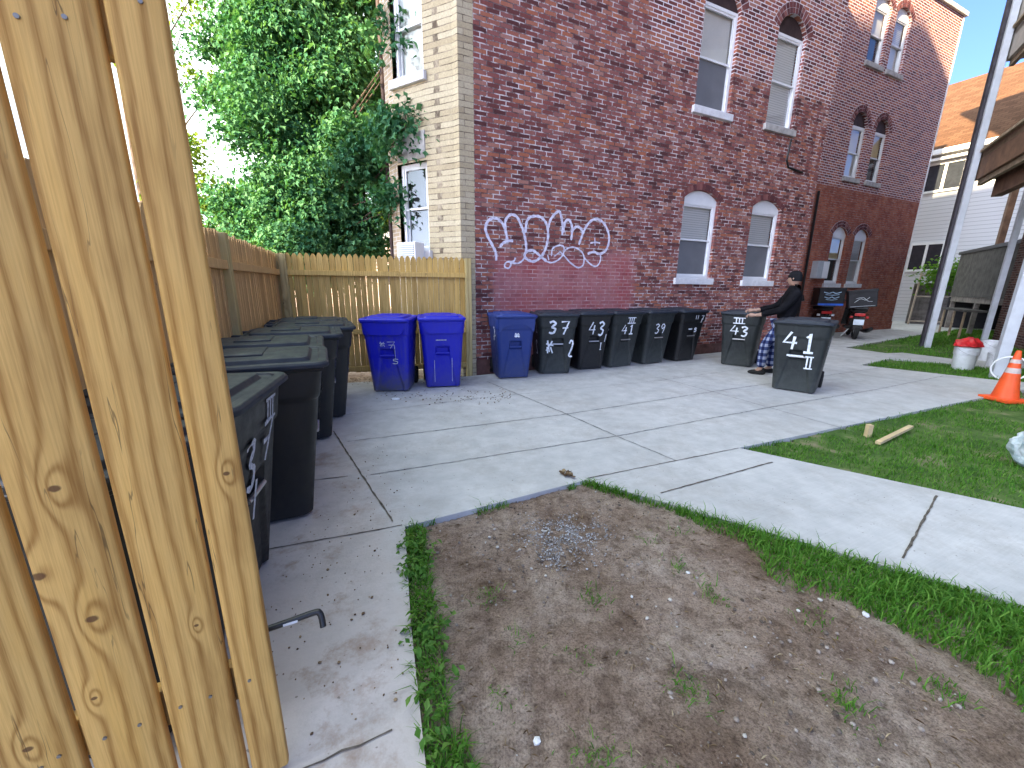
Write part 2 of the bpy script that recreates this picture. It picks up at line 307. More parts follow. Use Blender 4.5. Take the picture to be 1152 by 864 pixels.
# ------------------------------------------------------------ object helpers
def link(name, me, mat=None, parent=None, smooth=False):
    o = bpy.data.objects.new(name, me); COL.objects.link(o)
    if mat is not None and not me.materials: me.materials.append(mat)
    if parent is not None: o.parent = parent
    if smooth:
        me.polygons.foreach_set('use_smooth', [True]*len(me.polygons))
    return o
def tag(o, label=None, cat=None, group=None, kind=None):
    if label: o['label'] = label
    if cat: o['category'] = cat
    if group: o['group'] = group
    if kind: o['kind'] = kind
    return o
def thing(name, label, cat, loc=(0, 0, 0), rz=0., group=None):
    o = bpy.data.objects.new(name, None); COL.objects.link(o); o.empty_display_size = .1
    o.location = loc; o.rotation_euler = (0, 0, rz); return tag(o, label, cat, group)
class B:
    """collects shapes into one mesh"""
    def __init__(s): s.v = []; s.f = []
    def add(s, vs, fs):
        k = len(s.v); s.v += [tuple(map(float, q)) for q in vs]; s.f += [tuple(i+k for i in f) for f in fs]; return s
    def box(s, a, b, bev=0.0):
        (x0, y0, z0), (x1, y1, z1) = a, b
        if bev <= 0:
            return s.add([(x0,y0,z0),(x1,y0,z0),(x1,y1,z0),(x0,y1,z0),(x0,y0,z1),(x1,y0,z1),(x1,y1,z1),(x0,y1,z1)],
                     [(3,2,1,0),(4,5,6,7),(0,1,5,4),(1,2,6,5),(2,3,7,6),(3,0,4,7)])
        bm = bmesh.new(); bmesh.ops.create_cube(bm, size=1)
        for q in bm.verts: q.co = Vector((x0+(q.co.x+.5)*(x1-x0), y0+(q.co.y+.5)*(y1-y0), z0+(q.co.z+.5)*(z1-z0)))
        bmesh.ops.bevel(bm, geom=list(bm.edges), offset=bev, segments=2, affect='EDGES', profile=.5)
        bm.verts.index_update(); s.add([q.co for q in bm.verts], [[q.index for q in f.verts] for f in bm.faces]); bm.free(); return s
    def tube(s, pts, r, n=10, cap=True):
        pts = [Vector(p) for p in pts]; rs = r if isinstance(r, (list, tuple)) else [r]*len(pts)
        rings = []; up = None
        for i, p in enumerate(pts):
            t = (pts[min(i+1, len(pts)-1)]-pts[max(i-1, 0)]).normalized()
            if up is None: up = t.orthogonal().normalized()
            up = (up - t*up.dot(t)).normalized(); sd_ = t.cross(up)
            rings.append([p+(up*math.cos(a)+sd_*math.sin(a))*rs[i] for a in [2*math.pi*j/n for j in range(n)]])
        vs = [q for r_ in rings for q in r_]; fs = []
        for i in range(len(pts)-1):
            for j in range(n): fs.append((i*n+j, i*n+(j+1) % n, (i+1)*n+(j+1) % n, (i+1)*n+j))
        if cap: fs.append(tuple(range(n))[::-1]); fs.append(tuple((len(pts)-1)*n+j for j in range(n)))
        return s.add(vs, fs)
    def lathe(s, prof, c=(0, 0, 0), n=24, axis='Z'):
        vs = []; fs = []
        for r_, h in prof:
            for j in range(n):
                a = 2*math.pi*j/n; p = (r_*math.cos(a), r_*math.sin(a), h)
                if axis == 'X': p = (p[2], p[0], p[1])
                if axis == 'Y': p = (p[0], p[2], p[1])
                vs.append((p[0]+c[0], p[1]+c[1], p[2]+c[2]))
        for i in range(len(prof)-1):
            for j in range(n): fs.append((i*n+j, i*n+(j+1) % n, (i+1)*n+(j+1) % n, (i+1)*n+j))
        return s.add(vs, fs)
    def prism(s, poly, z0, z1, axis='Z'):
        n = len(poly)
        def P(a, b, h): return {'Z': (a, b, h), 'Y': (a, h, b), 'X': (h, a, b)}[axis]
        vs = [P(a, b, z0) for a, b in poly]+[P(a, b, z1) for a, b in poly]
        fs = [tuple(range(n))[::-1], tuple(n+i for i in range(n))]+[(i, (i+1) % n, n+(i+1) % n, n+i) for i in range(n)]
        return s.add(vs, fs)
    def xf(s, M_, start=0):
        for i in range(start, len(s.v)): s.v[i] = tuple(M_ @ Vector(s.v[i]))
        return s
    def obj(s, name, mat, parent=None, smooth=False, fix=True):
        me = bpy.data.meshes.new(name); me.from_pydata(s.v, [], s.f)
        if fix:
            bm = bmesh.new(); bm.from_mesh(me); bmesh.ops.recalc_face_normals(bm, faces=bm.faces); bm.to_mesh(me); bm.free()
        me.update(); o = link(name, me, mat, parent)
        if smooth:
            me.polygons.foreach_set('use_smooth', [True]*len(me.polygons))
            me.set_sharp_from_angle(angle=math.radians(smooth if smooth > 1 else 40))
        return o
def copy_tree(o, parent=None, depth=0):
    c = o.copy(); COL.objects.link(c)
    if parent is not None: c.parent = parent
    for ch in [q for q in o.children]: copy_tree(ch, c)
    return c
def face_rot(fx, fy): return math.atan2(fx, -fy)    # local -Y turned to (fx, fy)
def catmull(p, k=5):
    if len(p) < 3: return [tuple(q) for q in p]
    P = [p[0]]+list(p)+[p[-1]]; out = []
    for i in range(1, len(P)-2):
        for j in range(k):
            t = j/k; a, b, c, d = [np.array(P[i+q], float) for q in (-1, 0, 1, 2)]
            out.append(tuple(.5*((2*b)+(-a+c)*t+(2*a-5*b+4*c-d)*t*t+(-a+3*b-3*c+d)*t**3)))
    out.append(tuple(p[-1])); return out
def ribbon(b, pts, w_, place, smooth=True, depth=0.):
    """flat painted stroke: pts in a face's own 2-D coordinates, place(x, z, depth) puts them on the face"""
    P = catmull(pts) if smooth else [tuple(q) for q in pts]
    P = [np.array(q, float) for q in P]; L = []; Rr = []
    for i, p in enumerate(P):
        t = P[min(i+1, len(P)-1)]-P[max(i-1, 0)]; t /= (np.linalg.norm(t)+1e-9); nn = np.array([-t[1], t[0]])
        ww = w_/2*(1+.18*math.sin(i*1.7+len(P)))*(.75 if i in (0, len(P)-1) else 1)
        L.append(p+nn*ww); Rr.append(p-nn*ww)
    vs = [place(q[0], q[1], depth) for q in L]+[place(q[0], q[1], depth) for q in Rr]; n = len(P)
    b.add(vs, [(i, i+1, n+i+1, n+i) for i in range(n-1)])
GLY = {'1': [[(.3, .78), (.55, 1), (.55, .02)], [(.2, 0), (.9, 0)]],
       '|': [[(.5, 1), (.5, 0)]],
       '2': [[(.1, .8), (.4, 1), (.75, .85), (.6, .5), (.15, .05), (.85, .0)]],
       '3': [[(.1, .9), (.5, 1), (.8, .8), (.4, .55), (.8, .35), (.55, .02), (.1, .08)]],
       '4': [[(.5, 1), (.05, .38), (.9, .38)], [(.72, .75), (.62, 0)]],
       '7': [[(.1, .97), (.9, 1), (.4, 0)], [(.25, .5), (.85, .52)]],
       '9': [[(.8, .8), (.45, 1), (.15, .75), (.4, .5), (.8, .75)], [(.82, .85), (.7, .4), (.5, 0)]],
       'I': [[(.5, 1), (.5, 0)], [(.2, 1), (.8, 1)], [(.2, 0), (.8, 0)]],
       'H2': [[(.3, 1), (.3, 0)], [(.7, 1), (.7, 0)], [(.05, 1), (.95, 1)], [(.05, 0), (.95, 0)]],
       'H3': [[(.25, 1), (.25, 0)], [(.5, 1), (.5, 0)], [(.75, 1), (.75, 0)], [(.0, 1), (1, 1)], [(.0, 0), (1, 0)]],
       '#': [[(.2, 1), (.5, .1)], [(.8, .95), (.1, .2)], [(.05, .75), (.95, .6)], [(.6, .5), (.9, 0)], [(.2, .5), (.3, .0)]],
       'S': [[(.8, .9), (.4, 1), (.2, .7), (.7, .45), (.6, .05), (.1, .1)]],
       '\\': [[(.2, 1), (.7, 0)]], '/': [[(.7, 1), (.2, 0)]], '-': [[(0, .5), (1, .5)]]}
def glyph(b, ch, x, z, w_, h, pen, place, k=0):
    pen = pen*1.35
    for i, s in enumerate(GLY[ch]):
        curved = ch in '239S'
        ribbon(b, [(x+px*w_, z+pz*h) for px, pz in s], pen, place, smooth=curved, depth=.0008*(i+1)+.003*k)

def poly_sheet(name, loops, z, mat, thick=0.0, sub=None):
    bm = bmesh.new(); 
    for lp in loops:
        vs = [bm.verts.new((x, y, z)) for x, y in lp]
        for i in range(len(vs)): bm.edges.new((vs[i], vs[(i+1) % len(vs)]))
    res = bmesh.ops.triangle_fill(bm, use_beauty=True, use_dissolve=False, edges=list(bm.edges))
    for f in bm.faces:
        if f.normal.z < 0: f.normal_flip()
    if thick:
        r = bmesh.ops.extrude_face_region(bm, geom=list(bm.faces))
        for q in r['geom']:
            if isinstance(q, bmesh.types.BMVert): q.co.z += thick
        bmesh.ops.recalc_face_normals(bm, faces=bm.faces)
    me = bpy.data.meshes.new(name); bm.to_mesh(me); bm.free()
    return link(name, me, mat)

# ============================================================ GROUND
H1 = [(-.67, 2.26), (-.45, 1.52), (-.26, .95), (.15, -.5), (5.75, -.5), (2.52, 1.66), (.6, 2.92)]
H2 = [(2.19, 3.61), (3.64, 2.56), (7.9, -.45), (26, -.45), (26, 13.2), (15.5, 9.2), (7.0, 5.68)]
HB = [(7.03, 8.0), (8.39, 8.81), (8.95, 8.37), (9.5, 7.9), (12.0, 7.9), (11.6, 7.2), (8.9, 6.5), (8.3, 6.78)]
HC = [(8.72, 10.46), (14.2, 13.9), (18.0, 16.2), (21, 12.), (13.5, 8.9), (9.86, 8.84), (9.5, 9.7), (9.0, 9.6)]
def big_ground():
    bm = bmesh.new(); s = 900
    vs = [bm.verts.new(p) for p in ((-s, -s, -.06), (s, -s, -.06), (s, s, -.06), (-s, s, -.06))]; bm.faces.new(vs)
    me = bpy.data.meshes.new('ground'); bm.to_mesh(me); bm.free(); return link('ground', me, M['dirt'])
tag(big_ground(), kind='structure')
OUT = [(-2.7, -1.2), (-2.1, 2.0), (-3.45, 5.75), (-.8, 6.55), (8.2, 11.1), (9.2, 13.1), (18.2, 19.8), (26, 21), (30, 16), (30, -1.2), (12, -1.2)]
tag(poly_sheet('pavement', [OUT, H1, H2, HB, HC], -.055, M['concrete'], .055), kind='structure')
# soil relief inside the dirt patch
def relief(name, poly, z0, amp, mat, step=.04):
    from mathutils.geometry import intersect_point_line
    xs = np.arange(min(p[0] for p in poly), max(p[0] for p in poly), step); ys = np.arange(min(p[1] for p in poly), max(p[1] for p in poly), step)
    from mathutils import noise as N
    vid = {}; vs = []; fs = []
    def inside(x, y):
        c = False; j = len(poly)-1
        for i in range(len(poly)):
            xi, yi = poly[i]; xj, yj = poly[j]
            if (yi > y) != (yj > y) and x < (xj-xi)*(y-yi)/(yj-yi)+xi: c = not c
            j = i
        return c
    def vtx(i, j):
        if (i, j) not in vid:
            x = xs[i]; y = ys[j]
            h = N.noise(Vector((x*1.1, y*1.1, 0)))*amp+N.noise(Vector((x*5, y*5, 3)))*amp*.35+N.noise(Vector((x*15, y*15, 5)))*amp*.22+max(0, N.noise(Vector((x*38, y*38, 8))))*amp*.30
            vid[(i, j)] = len(vs); vs.append((x, y, z0+h))
        return vid[(i, j)]
    for i in range(len(xs)-1):
        for j in range(len(ys)-1):
            if inside(xs[i]+step/2, ys[j]+step/2): fs.append((vtx(i, j), vtx(i+1, j), vtx(i+1, j+1), vtx(i, j+1)))
    me = bpy.data.meshes.new(name); me.from_pydata(vs, [], fs); o = link(name, me, mat, smooth=True); return o
def grow(poly, e):
    c = np.mean(poly, axis=0); return [tuple(np.array(p)+(np.array(p)-c)/np.linalg.norm(np.array(p)-c)*e) for p in poly]
tag(relief('soil', H1, -.036, .028, M['dirt'], .022), kind='structure')
tag(relief('lawn_soil', [p for p in H2 if p[0] < 12]+[(12, 8)], -.03, .015, M['grassg'], .12), kind='structure')
tag(relief('verge_soil', HB, -.03, .012, M['grassg'], .1), kind='structure')
tag(relief('far_verge_soil', HC, -.03, .012, M['grassg'], .12), kind='structure')

def jitter_line(pts, w_, z, b, step=.05, amp=.0018):
    P = []
    for a, c in zip(pts[:-1], pts[1:]):
        a = np.array(a); c = np.array(c); n = max(2, int(np.linalg.norm(c-a)/step)); P += [a+(c-a)*i/n for i in range(n)]
    P.append(np.array(pts[-1])); L = []
    for i, p in enumerate(P):
        t = P[min(i+1, len(P)-1)]-P[max(i-1, 0)]; t = t/np.linalg.norm(t); nn = np.array([-t[1], t[0]])
        a = rng.normal(0, amp); ww = w_/2*(.6+.8*rng.random())
        L.append((p+nn*(a+ww), p+nn*(a-ww)))
    n = len(P); b.add([(q[0][0], q[0][1], z) for q in L]+[(q[1][0], q[1][1], z) for q in L], [(i, i+1, n+i+1, n+i) for i in range(n-1)])
M['joint'] = plain('dirt_filled_joint', (.13, .11, .09), .95, var=.3, sc=20)
M['joint_l'] = plain('pale_tooled_joint', (.24, .24, .24), .95, var=.3, sc=20)
jb = B(); z = .004
for pts, w_ in [([(-1.85, 3.93), (-1.06, 2.75), (-.76, 2.31)], .012), ([(-1.5, 1.98), (-.69, 2.27)], .008), ([(-1.9, 2.75), (-1.3, 2.93)], .008),
               ([(.6, 2.94), (.92, 3.07), (2.18, 3.6)], .008), ([(1.12, 2.72), (2.31, 3.29)], .012), ([(2.25, 2.0), (3.19, 2.73)], .012), ([(-.98, .78), (-.4, 1.06)], .006)]:
    jitter_line(pts, w_, z, jb)
tag(jb.obj('pavement_joint', M['joint'], fix=False), kind='structure')
jb = B()
for pts, w_ in [([(-1.59, 3.65), (.66, 4.59), (2.96, 5.73), (8.0, 8.1)], .010), ([(-1.13, 2.96), (1.08, 3.88), (3.31, 4.96), (5.51, 5.94), (7.7, 7.02)], .010),
               ([(-.4, 6.2), (.66, 4.59), (1.08, 3.88), (1.46, 3.3)], .012), ([(-2.01, 4.43), (-.51, 5.21), (2.41, 6.4), (7, 8.9)], .007),
               ([(2.5, 6.6), (2.96, 5.73), (3.31, 4.96), (3.7, 4.1)], .009), ([(6.0, 7.6), (6.9, 6.1)], .009)]:
    jitter_line(pts, w_, z, jb, amp=.003)
tag(jb.obj('shallow_pavement_joint', M['joint_l'], fix=False), kind='structure')

# ============================================================ BLADES, PEBBLES
def inpoly(P, poly):
    x, y = P[:, 0], P[:, 1]; c = np.zeros(len(P), bool); j = len(poly)-1
    for i in range(len(poly)):
        xi, yi = poly[i]; xj, yj = poly[j]
        with np.errstate(divide='ignore', invalid='ignore'):
            c ^= ((yi > y) != (yj > y)) & (x < (xj-xi)*(y-yi)/(yj-yi+1e-12)+xi)
        j = i
    return c
def segdist(P, a, b):
    a = np.array(a); b = np.array(b); t = np.clip(((P-a)@(b-a))/((b-a)@(b-a)), 0, 1); return np.linalg.norm(P-(a+t[:, None]*(b-a)), axis=1)
def vnoise(P, s, seed=0):
    r = np.random.default_rng(seed); out = 0
    for k in range(4):
        a = r.uniform(0, 6.28, 3); f = s*(1.0+.7*k); d1 = r.normal(size=2); d1 /= np.linalg.norm(d1); d2 = np.array([-d1[1], d1[0]])
        out = out+np.sin(P@d1*f+a[0])*np.sin(P@d2*f*1.13+a[1])/(1+.3*k)
    return out/2
def blades(name, P, h, wid, mat, z0=-.035, lean=.5, segs=2):
    n = len(P); h = h*(.45+.6*rng.random(n)+.9*rng.random(n)**5); a = rng.uniform(0, 2*np.pi, n); la = rng.uniform(0, 2*np.pi, n)
    ln = lean*h*(.2+rng.random(n)); dx, dy = np.cos(a)*wid/2, np.sin(a)*wid/2; lx, ly = np.cos(la)*ln, np.sin(la)*ln
    V = np.zeros((n, 5, 3))
    V[:, 0] = np.c_[P[:, 0]-dx, P[:, 1]-dy, np.full(n, z0)]; V[:, 1] = np.c_[P[:, 0]+dx, P[:, 1]+dy, np.full(n, z0)]
    V[:, 2] = np.c_[P[:, 0]+dx*.8+lx*.35, P[:, 1]+dy*.8+ly*.35, z0+h*.6]; V[:, 3] = np.c_[P[:, 0]-dx*.8+lx*.35, P[:, 1]-dy*.8+ly*.35, z0+h*.6]
    V[:, 4] = np.c_[P[:, 0]+lx, P[:, 1]+ly, z0+h*(.95-.3*lean)]
    k = np.arange(n)*5
    F4 = np.c_[k, k+1, k+2, k+3]; F3 = np.c_[k+3, k+2, k+4]
    me = bpy.data.meshes.new(name); me.vertices.add(n*5); me.vertices.foreach_set('co', V.ravel())
    loops = np.concatenate([F4.ravel(), F3.ravel()]); me.loops.add(len(loops)); me.loops.foreach_set('vertex_index', loops.astype(np.int32))
    me.polygons.add(2*n); st = np.concatenate([np.arange(n)*4, 4*n+np.arange(n)*3]); me.polygons.foreach_set('loop_start', st.astype(np.int32))
    me.update(); me.validate(); return link(name, me, mat)
def scatter(poly, n):
    p = np.array(poly); return (lambda Q: Q[inpoly(Q, poly)])(rng.uniform(p.min(0), p.max(0), (n, 2)))
NEAR2 = [(2.19, 3.61), (3.64, 2.56), (6.2, .8), (8.5, 2.), (11.5, 6.0), (11.5, 7.5), (7.0, 5.68)]
P = scatter(NEAR2, 150000); nz = vnoise(P, 2.2, 3)+.5*vnoise(P, 7, 4)
P = P[(rng.random(len(P)) < np.clip(.68+nz*.9, .08, 1)) & (segdist(P, (6.4, 4.6), (8.6, 4.4)) > .35+.25*rng.random(len(P)))]
tag(blades('lawn_grass', P, .055, .0065, M['grass'], -.035, .9), 'patchy green lawn grass right of the concrete path', 'grass', kind='stuff')
P = scatter(HB, 26000); P = P[(rng.random(len(P)) < np.clip(.5+vnoise(P, 2., 8)+(P[:, 0]-8)*.5, .02, 1))]
tag(blades('verge_grass', P, .07, .009, M['grass'], -.035, .7), 'narrow strip of grass beside the white buckets', 'grass', kind='stuff')
P = scatter(HC, 40000); P = P[(rng.random(len(P)) < np.clip(.55+vnoise(P, 1.6, 9)+(P[:, 0]-10.6)*.5, .02, 1))]
tag(blades('far_verge_grass', P, .09, .012, M['grass'], -.035, .7), 'far strip of grass and soil around the white porch pole', 'grass', kind='stuff')
# dirt patch edges
P = scatter(H1, 420000)
dp = segdist(P, (.6, 2.92), (5.75, -.5)); s = (P[:, 0]-.6)/2.0
al = (P-np.array((.6, 2.92)))@np.array((.833, -.553)); wd = .07+.55*np.clip((al-.8)/1.15, 0, 1.3)+.16*vnoise(P, 4, 5)*np.clip(al-.3, 0, 1)
k1 = (dp < np.clip(wd, .035, 1)) & (rng.random(len(P)) < (.9-.6*dp/np.clip(wd, .05, 1))*np.clip(.75+.5*vnoise(P, 9, 15), .1, 1))
k3 = (segdist(P, (-.67, 2.26), (.45, 2.85)) < .05+.03*vnoise(P, 9, 2)) & (vnoise(P, 5, 12) > -.1) & (rng.random(len(P)) < .4)
Pe = P[(k1 | k3) & (P[:, 1] > -.1)]
tag(blades('path_edge_grass', Pe, .085, .0065, M['grass'], -.04, .9), 'long green grass creeping from the path over the bare soil', 'grass', kind='stuff')
k2 = (segdist(P, (-.67, 2.26), (-.26, .95)) < .11+.05*vnoise(P, 6, 6)) | (segdist(P, (-.26, .95), (.15, -.5)) < .15)
Pl = P[k2 & (rng.random(len(P)) < .6)]
tag(blades('left_edge_grass', Pl, .065, .006, M['grass'], -.04, 1.2), 'green grass tufts along the left edge of the soil', 'grass', kind='stuff')
# tufts in the soil
T = []
for cx, cy in [(.05,1.45),(.3,1.35),(-.02,1.2),(.42,1.7),(.95,1.95),(1.05,1.75),(.7,1.25),(.25,.95),(.12,.8),(.5,.9),(1.3,1.2),(1.45,1.6),(.8,.75),(-.1,1.7),(1.1,2.3),(.85,2.2),(1.7,1.25),(.33,1.0)]:
    T.append(rng.normal((cx, cy), .03+.02*rng.random(), (int(30+60*rng.random()), 2)))
tag(blades('soil_tufts', np.concatenate(T), .045, .005, M['grass'], -.04, 1.0), 'small scattered green tufts on the bare soil', 'grass', kind='stuff')
# broadleaf weeds at the left edge
def leaves_mesh(name, C_, N_, size, mat, parent=None, aspect=.62, up=None, lobe=.3):
    """leaf-sized folded faces at C_ with normals N_"""
    n = len(C_); N_ = N_/np.linalg.norm(N_, axis=1)[:, None]; r = rng.normal(size=(n, 3)); T_ = np.cross(N_, r); T_ /= np.linalg.norm(T_, axis=1)[:, None]
    if up is not None:
        T_ = T_*.5+np.array(up); T_ -= N_*(T_*N_).sum(1)[:, None]; T_ /= np.linalg.norm(T_, axis=1)[:, None]
    S_ = np.cross(N_, T_); sz = size*(.6+.8*rng.random(n))[:, None]
    V = np.zeros((n, 6, 3)); fold = N_*sz*.12
    V[:, 0] = C_-T_*sz*.5; V[:, 1] = C_+S_*sz*aspect*.5-T_*sz*.02+fold; V[:, 2] = C_+S_*sz*aspect*lobe+T_*sz*.16+fold; V[:, 3] = C_+T_*sz*.55-fold
    V[:, 4] = C_-S_*sz*aspect*lobe+T_*sz*.16+fold; V[:, 5] = C_-S_*sz*aspect*.5-T_*sz*.08+fold
    k = np.arange(n)*6; F = np.concatenate([np.c_[k, k+1, k+2, k+3], np.c_[k, k+3, k+4, k+5]])
    me = bpy.data.meshes.new(name); me.vertices.add(n*6); me.vertices.foreach_set('co', V.ravel()); me.loops.add(F.size)
    me.loops.foreach_set('vertex_index', F.ravel().astype(np.int32)); me.polygons.add(len(F)); me.polygons.foreach_set('loop_start', (np.arange(len(F))*4).astype(np.int32))
    me.update(); me.validate(); return link(name, me, mat, parent)
CC = []; NN = []
for i in range(30):
    t = rng.random(); y = 2.2-1.5*t; x = -.66+.42*(2.26-y)/1.31+rng.uniform(-.03, .13)
    for k in range(14):
        a = rng.uniform(0, 6.28); r_ = .02+.05*rng.random(); CC.append((x+math.cos(a)*r_, y+math.sin(a)*r_, -.01+.06*rng.random())); NN.append((math.cos(a)*.5, math.sin(a)*.5, .8))
tag(leaves_mesh('edge_weeds', np.array(CC), np.array(NN), .032, M['weed']), 'broad leaved weeds hanging over the left concrete edge', 'weeds', kind='stuff')
# pebbles
def pebbles(name, P, r0, r1, mat, z0=-.03):
    b = B(); bm = bmesh.new(); bmesh.ops.create_icosphere(bm, subdivisions=1, radius=1); bm.verts.index_update()
    bv = np.array([q.co for q in bm.verts]); bf = [[q.index for q in f.verts] for f in bm.faces]; bm.free()
    big = [p for p in P]
    for p in big:
        r_ = r0+(r1-r0)*rng.random()**5; sc = np.array([1, .6+.5*rng.random(), .5+.3*rng.random()])*r_; a = rng.uniform(0, 6.28); q = bv*(1+.3*rng.random((len(bv), 1)))*sc
        q = np.c_[q[:, 0]*math.cos(a)-q[:, 1]*math.sin(a), q[:, 0]*math.sin(a)+q[:, 1]*math.cos(a), q[:, 2]]
        b.add(q+np.array([p[0], p[1], z0+r_*.25]), bf)
    return b.obj(name, mat, fix=False)
g = G('mixed_stone', .85, .2); g.col(g.ramp(g.n('ShaderNodeNewGeometry').outputs['Random Per Island'], [(0, (.07, .055, .045)), (.5, (.22, .18, .155)), (.9, (.36, .32, .29)), (1, (.52, .50, .47))])); M['stones'] = g.m
g = G('pale_blue_gravel', .8, .2); g.col(g.ramp(g.n('ShaderNodeNewGeometry').outputs['Random Per Island'], [(0, (.16, .15, .15)), (.6, (.34, .34, .36)), (1, (.56, .56, .58))])); M['gravel'] = g.m
g = G('dry_straw', .9, .1); g.col(g.ramp(g.n('ShaderNodeNewGeometry').outputs['Random Per Island'], [(0, (.10, .06, .035)), (.5, (.26, .18, .10)), (1, (.46, .38, .26))])); M['straw'] = g.m
P = scatter(H1, 30000); P = P[(P[:, 1] > .5) & (rng.random(len(P)) < np.clip(.35+.6*vnoise(P, 3, 21), .04, 1))][:9000]
tag(pebbles('soil_pebbles', P, .0016, .011, M['stones']), 'small pebbles and crumbs scattered over the bare soil', 'pebbles', kind='stuff')
Pg = np.concatenate([rng.normal((.36, 2.22), (.13, .11), (1500, 2)), rng.normal((.48, 2.32), (.09, .08), (700, 2)), rng.normal((.18, 2.28), (.12, .12), (350, 2)), rng.normal((.28, 2.02), (.05, .06), (350, 2))])
Pg = Pg[vnoise(Pg, 18, 31) > -.35]
P = scatter(H1, 4200); P = P[P[:, 1] > .4]
ang_ = rng.uniform(0, np.pi, len(P))
tag(leaves_mesh('straw_bits', np.c_[P, np.full(len(P), -.018)], np.c_[rng.normal(0, .25, (len(P), 2)), np.ones(len(P))], .026, M['straw'], aspect=.16), 'dry straw and dead leaf scraps lying on the bare soil', 'straw', kind='stuff')
tag(pebbles('gravel_patch', Pg, .0022, .0065, M['gravel'], -.03), 'patch of pale grey gravel spilled on the soil', 'gravel', kind='stuff')
b = B()
for (x, y, r_, lb_) in [(.98, 1.9, .010, 'pale stone on the soil right of the gravel patch'), (1.72, 1.62, .013, 'flat pale stone on the soil near the path grass'), (.1, 1.05, .011, 'pale stone on the soil near the left weeds, closest to the camera'), (.62, 1.72, .008, 'small pale stone just below the gravel patch')]:
    tag(pebbles('stone', np.array([[x, y]]), r_*1.2, r_*1.3, M['white_stone']), lb_, 'stone', 'pale stones on the soil')
# leaf litter by the fences
P = np.concatenate([np.c_[rng.uniform(-3.1, -.8, 500), np.zeros(500)], np.c_[rng.uniform(-1.8, 0, 160), np.full(160, -1)]])
P[:500, 1] = 6.70+.24*(P[:500, 0]+.8)-np.abs(rng.normal(0, .22, 500)); P[500:, 1] = 5.25+rng.normal(0, .22, 160)
C3 = np.c_[P, np.full(len(P), .008)+rng.random(len(P))*.02]; g = G('dry_leaf_litter', .9, .1)
g.col(g.ramp(g.n('ShaderNodeNewGeometry').outputs['Random Per Island'], [(0, (.08, .05, .03)), (.6, (.18, .12, .07)), (1, (.30, .22, .13))])); M['litter'] = g.m
tag(leaves_mesh('leaf_litter', C3, np.c_[rng.normal(0, .35, (len(P), 2)), np.ones(len(P))], .024, M['litter']), 'dry brown leaf litter along the foot of the fence', 'leaf litter', kind='stuff')
P = np.c_[rng.uniform(-1.3, -.35, 260), rng.uniform(1.0, 3.6, 260)]; P = P[P[:, 0]+.56*(P[:, 1]-2.3) < -.72+.5*rng.random(len(P))]
tag(pebbles('path_grit', P, .003, .008, M['litter'], .003), 'dark grit scattered on the concrete beside the bins', 'grit', kind='stuff')

# ============================================================ BRICK BUILDING
RB = math.atan2(.4243, .9055)
OX, OY = -.625, 6.880
bb = thing('brick_building', 'large dark red brick apartment building with cream corner and white graffiti', 'building', (OX, OY, 0), RB)
def arch_pts(x0, x1, z0, z1, rise, n=12):
    """opening outline, segmental arch on top"""
    pts = [(x0, z0), (x1, z0), (x1, z1)]
    for i in range(1, n): 
        t = i/n; x = x1+(x0-x1)*t; w2 = (x1-x0)/2; Rr = (w2*w2+rise*rise)/(2*rise); dx = x-(x0+x1)/2; pts.append((x, z1+rise-Rr+math.sqrt(max(0, Rr*Rr-dx*dx))))
    pts.append((x0, z1)); return pts
def wall_holes(name, x0, x1, z0, z1, y, holes, depth, mat, parent, reveal=True):
    bm = bmesh.new()
    for lp in [[(x0, z0), (x1, z0), (x1, z1), (x0, z1)]]+holes:
        vs = [bm.verts.new((a, y, c)) for a, c in lp]
        for i in range(len(vs)): bm.edges.new((vs[i], vs[(i+1) % len(vs)]))
    bmesh.ops.triangle_fill(bm, use_beauty=True, use_dissolve=False, edges=list(bm.edges))
    for f in bm.faces:
        f.normal_update()
        if f.normal.y > 0: f.normal_flip()
    for lp in holes:
        n = len(lp); a = [bm.verts.new((p, y, q)) for p, q in lp]; c = [bm.verts.new((p, y+depth, q)) for p, q in lp]
        for i in range(n): bm.faces.new((a[i], c[i], c[(i+1) % n], a[(i+1) % n]))
    me = bpy.data.meshes.new(name); bm.to_mesh(me); bm.free(); return link(name, me, mat, parent)
def arch_ring(x0, x1, z1, rise, y, mat, parent, h=.2, n=15, rowlock=2):
    b = B(); w_ = (x1-x0)/2; xc = (x0+x1)/2; Rr = (w_*w_+rise*rise)/(2*rise); zc = z1+rise-Rr; a0 = math.asin(min(1, w_/Rr))+.06
    for k in range(n):
        a = -a0+2*a0*(k+.5)/n; da = a0/n*.84
        for q in range(rowlock):
            r0 = Rr+.004+q*(h/rowlock); r1 = r0+h/rowlock-.008
            b.prism([(xc+r_*math.sin(t), zc+r_*math.cos(t)) for r_, t in ((r0, a-da), (r0, a+da), (r1, a+da), (r1, a-da))], y-.006-.002*((k*7+q*3) % 3), y+.02, 'Y')
    o = b.obj('window_arch', mat, parent)
    if rowlock == 2 or y > 1:
        q = B(); A = [(-a0)+2*a0*k/16 for k in range(17)]; ro = Rr+h+.006
        q.prism([(xc+Rr*math.sin(t), zc+Rr*math.cos(t)) for t in A]+[(xc+ro*math.sin(t), zc+ro*math.cos(t)) for t in A[::-1]], y-.002, y+.016, 'Y'); q.obj('arch_mortar', M['mortar'], o)
    return o
g = G('arch_brick', .85, .15); g.col(g.ramp(g.n('ShaderNodeNewGeometry').outputs['Random Per Island'], [(0, (.07, .03, .035)), (.5, (.16, .055, .055)), (1, (.24, .10, .09))])); M['archb'] = g.m
M['mortar'] = plain('pale_mortar', (.6, .56, .58), .9)
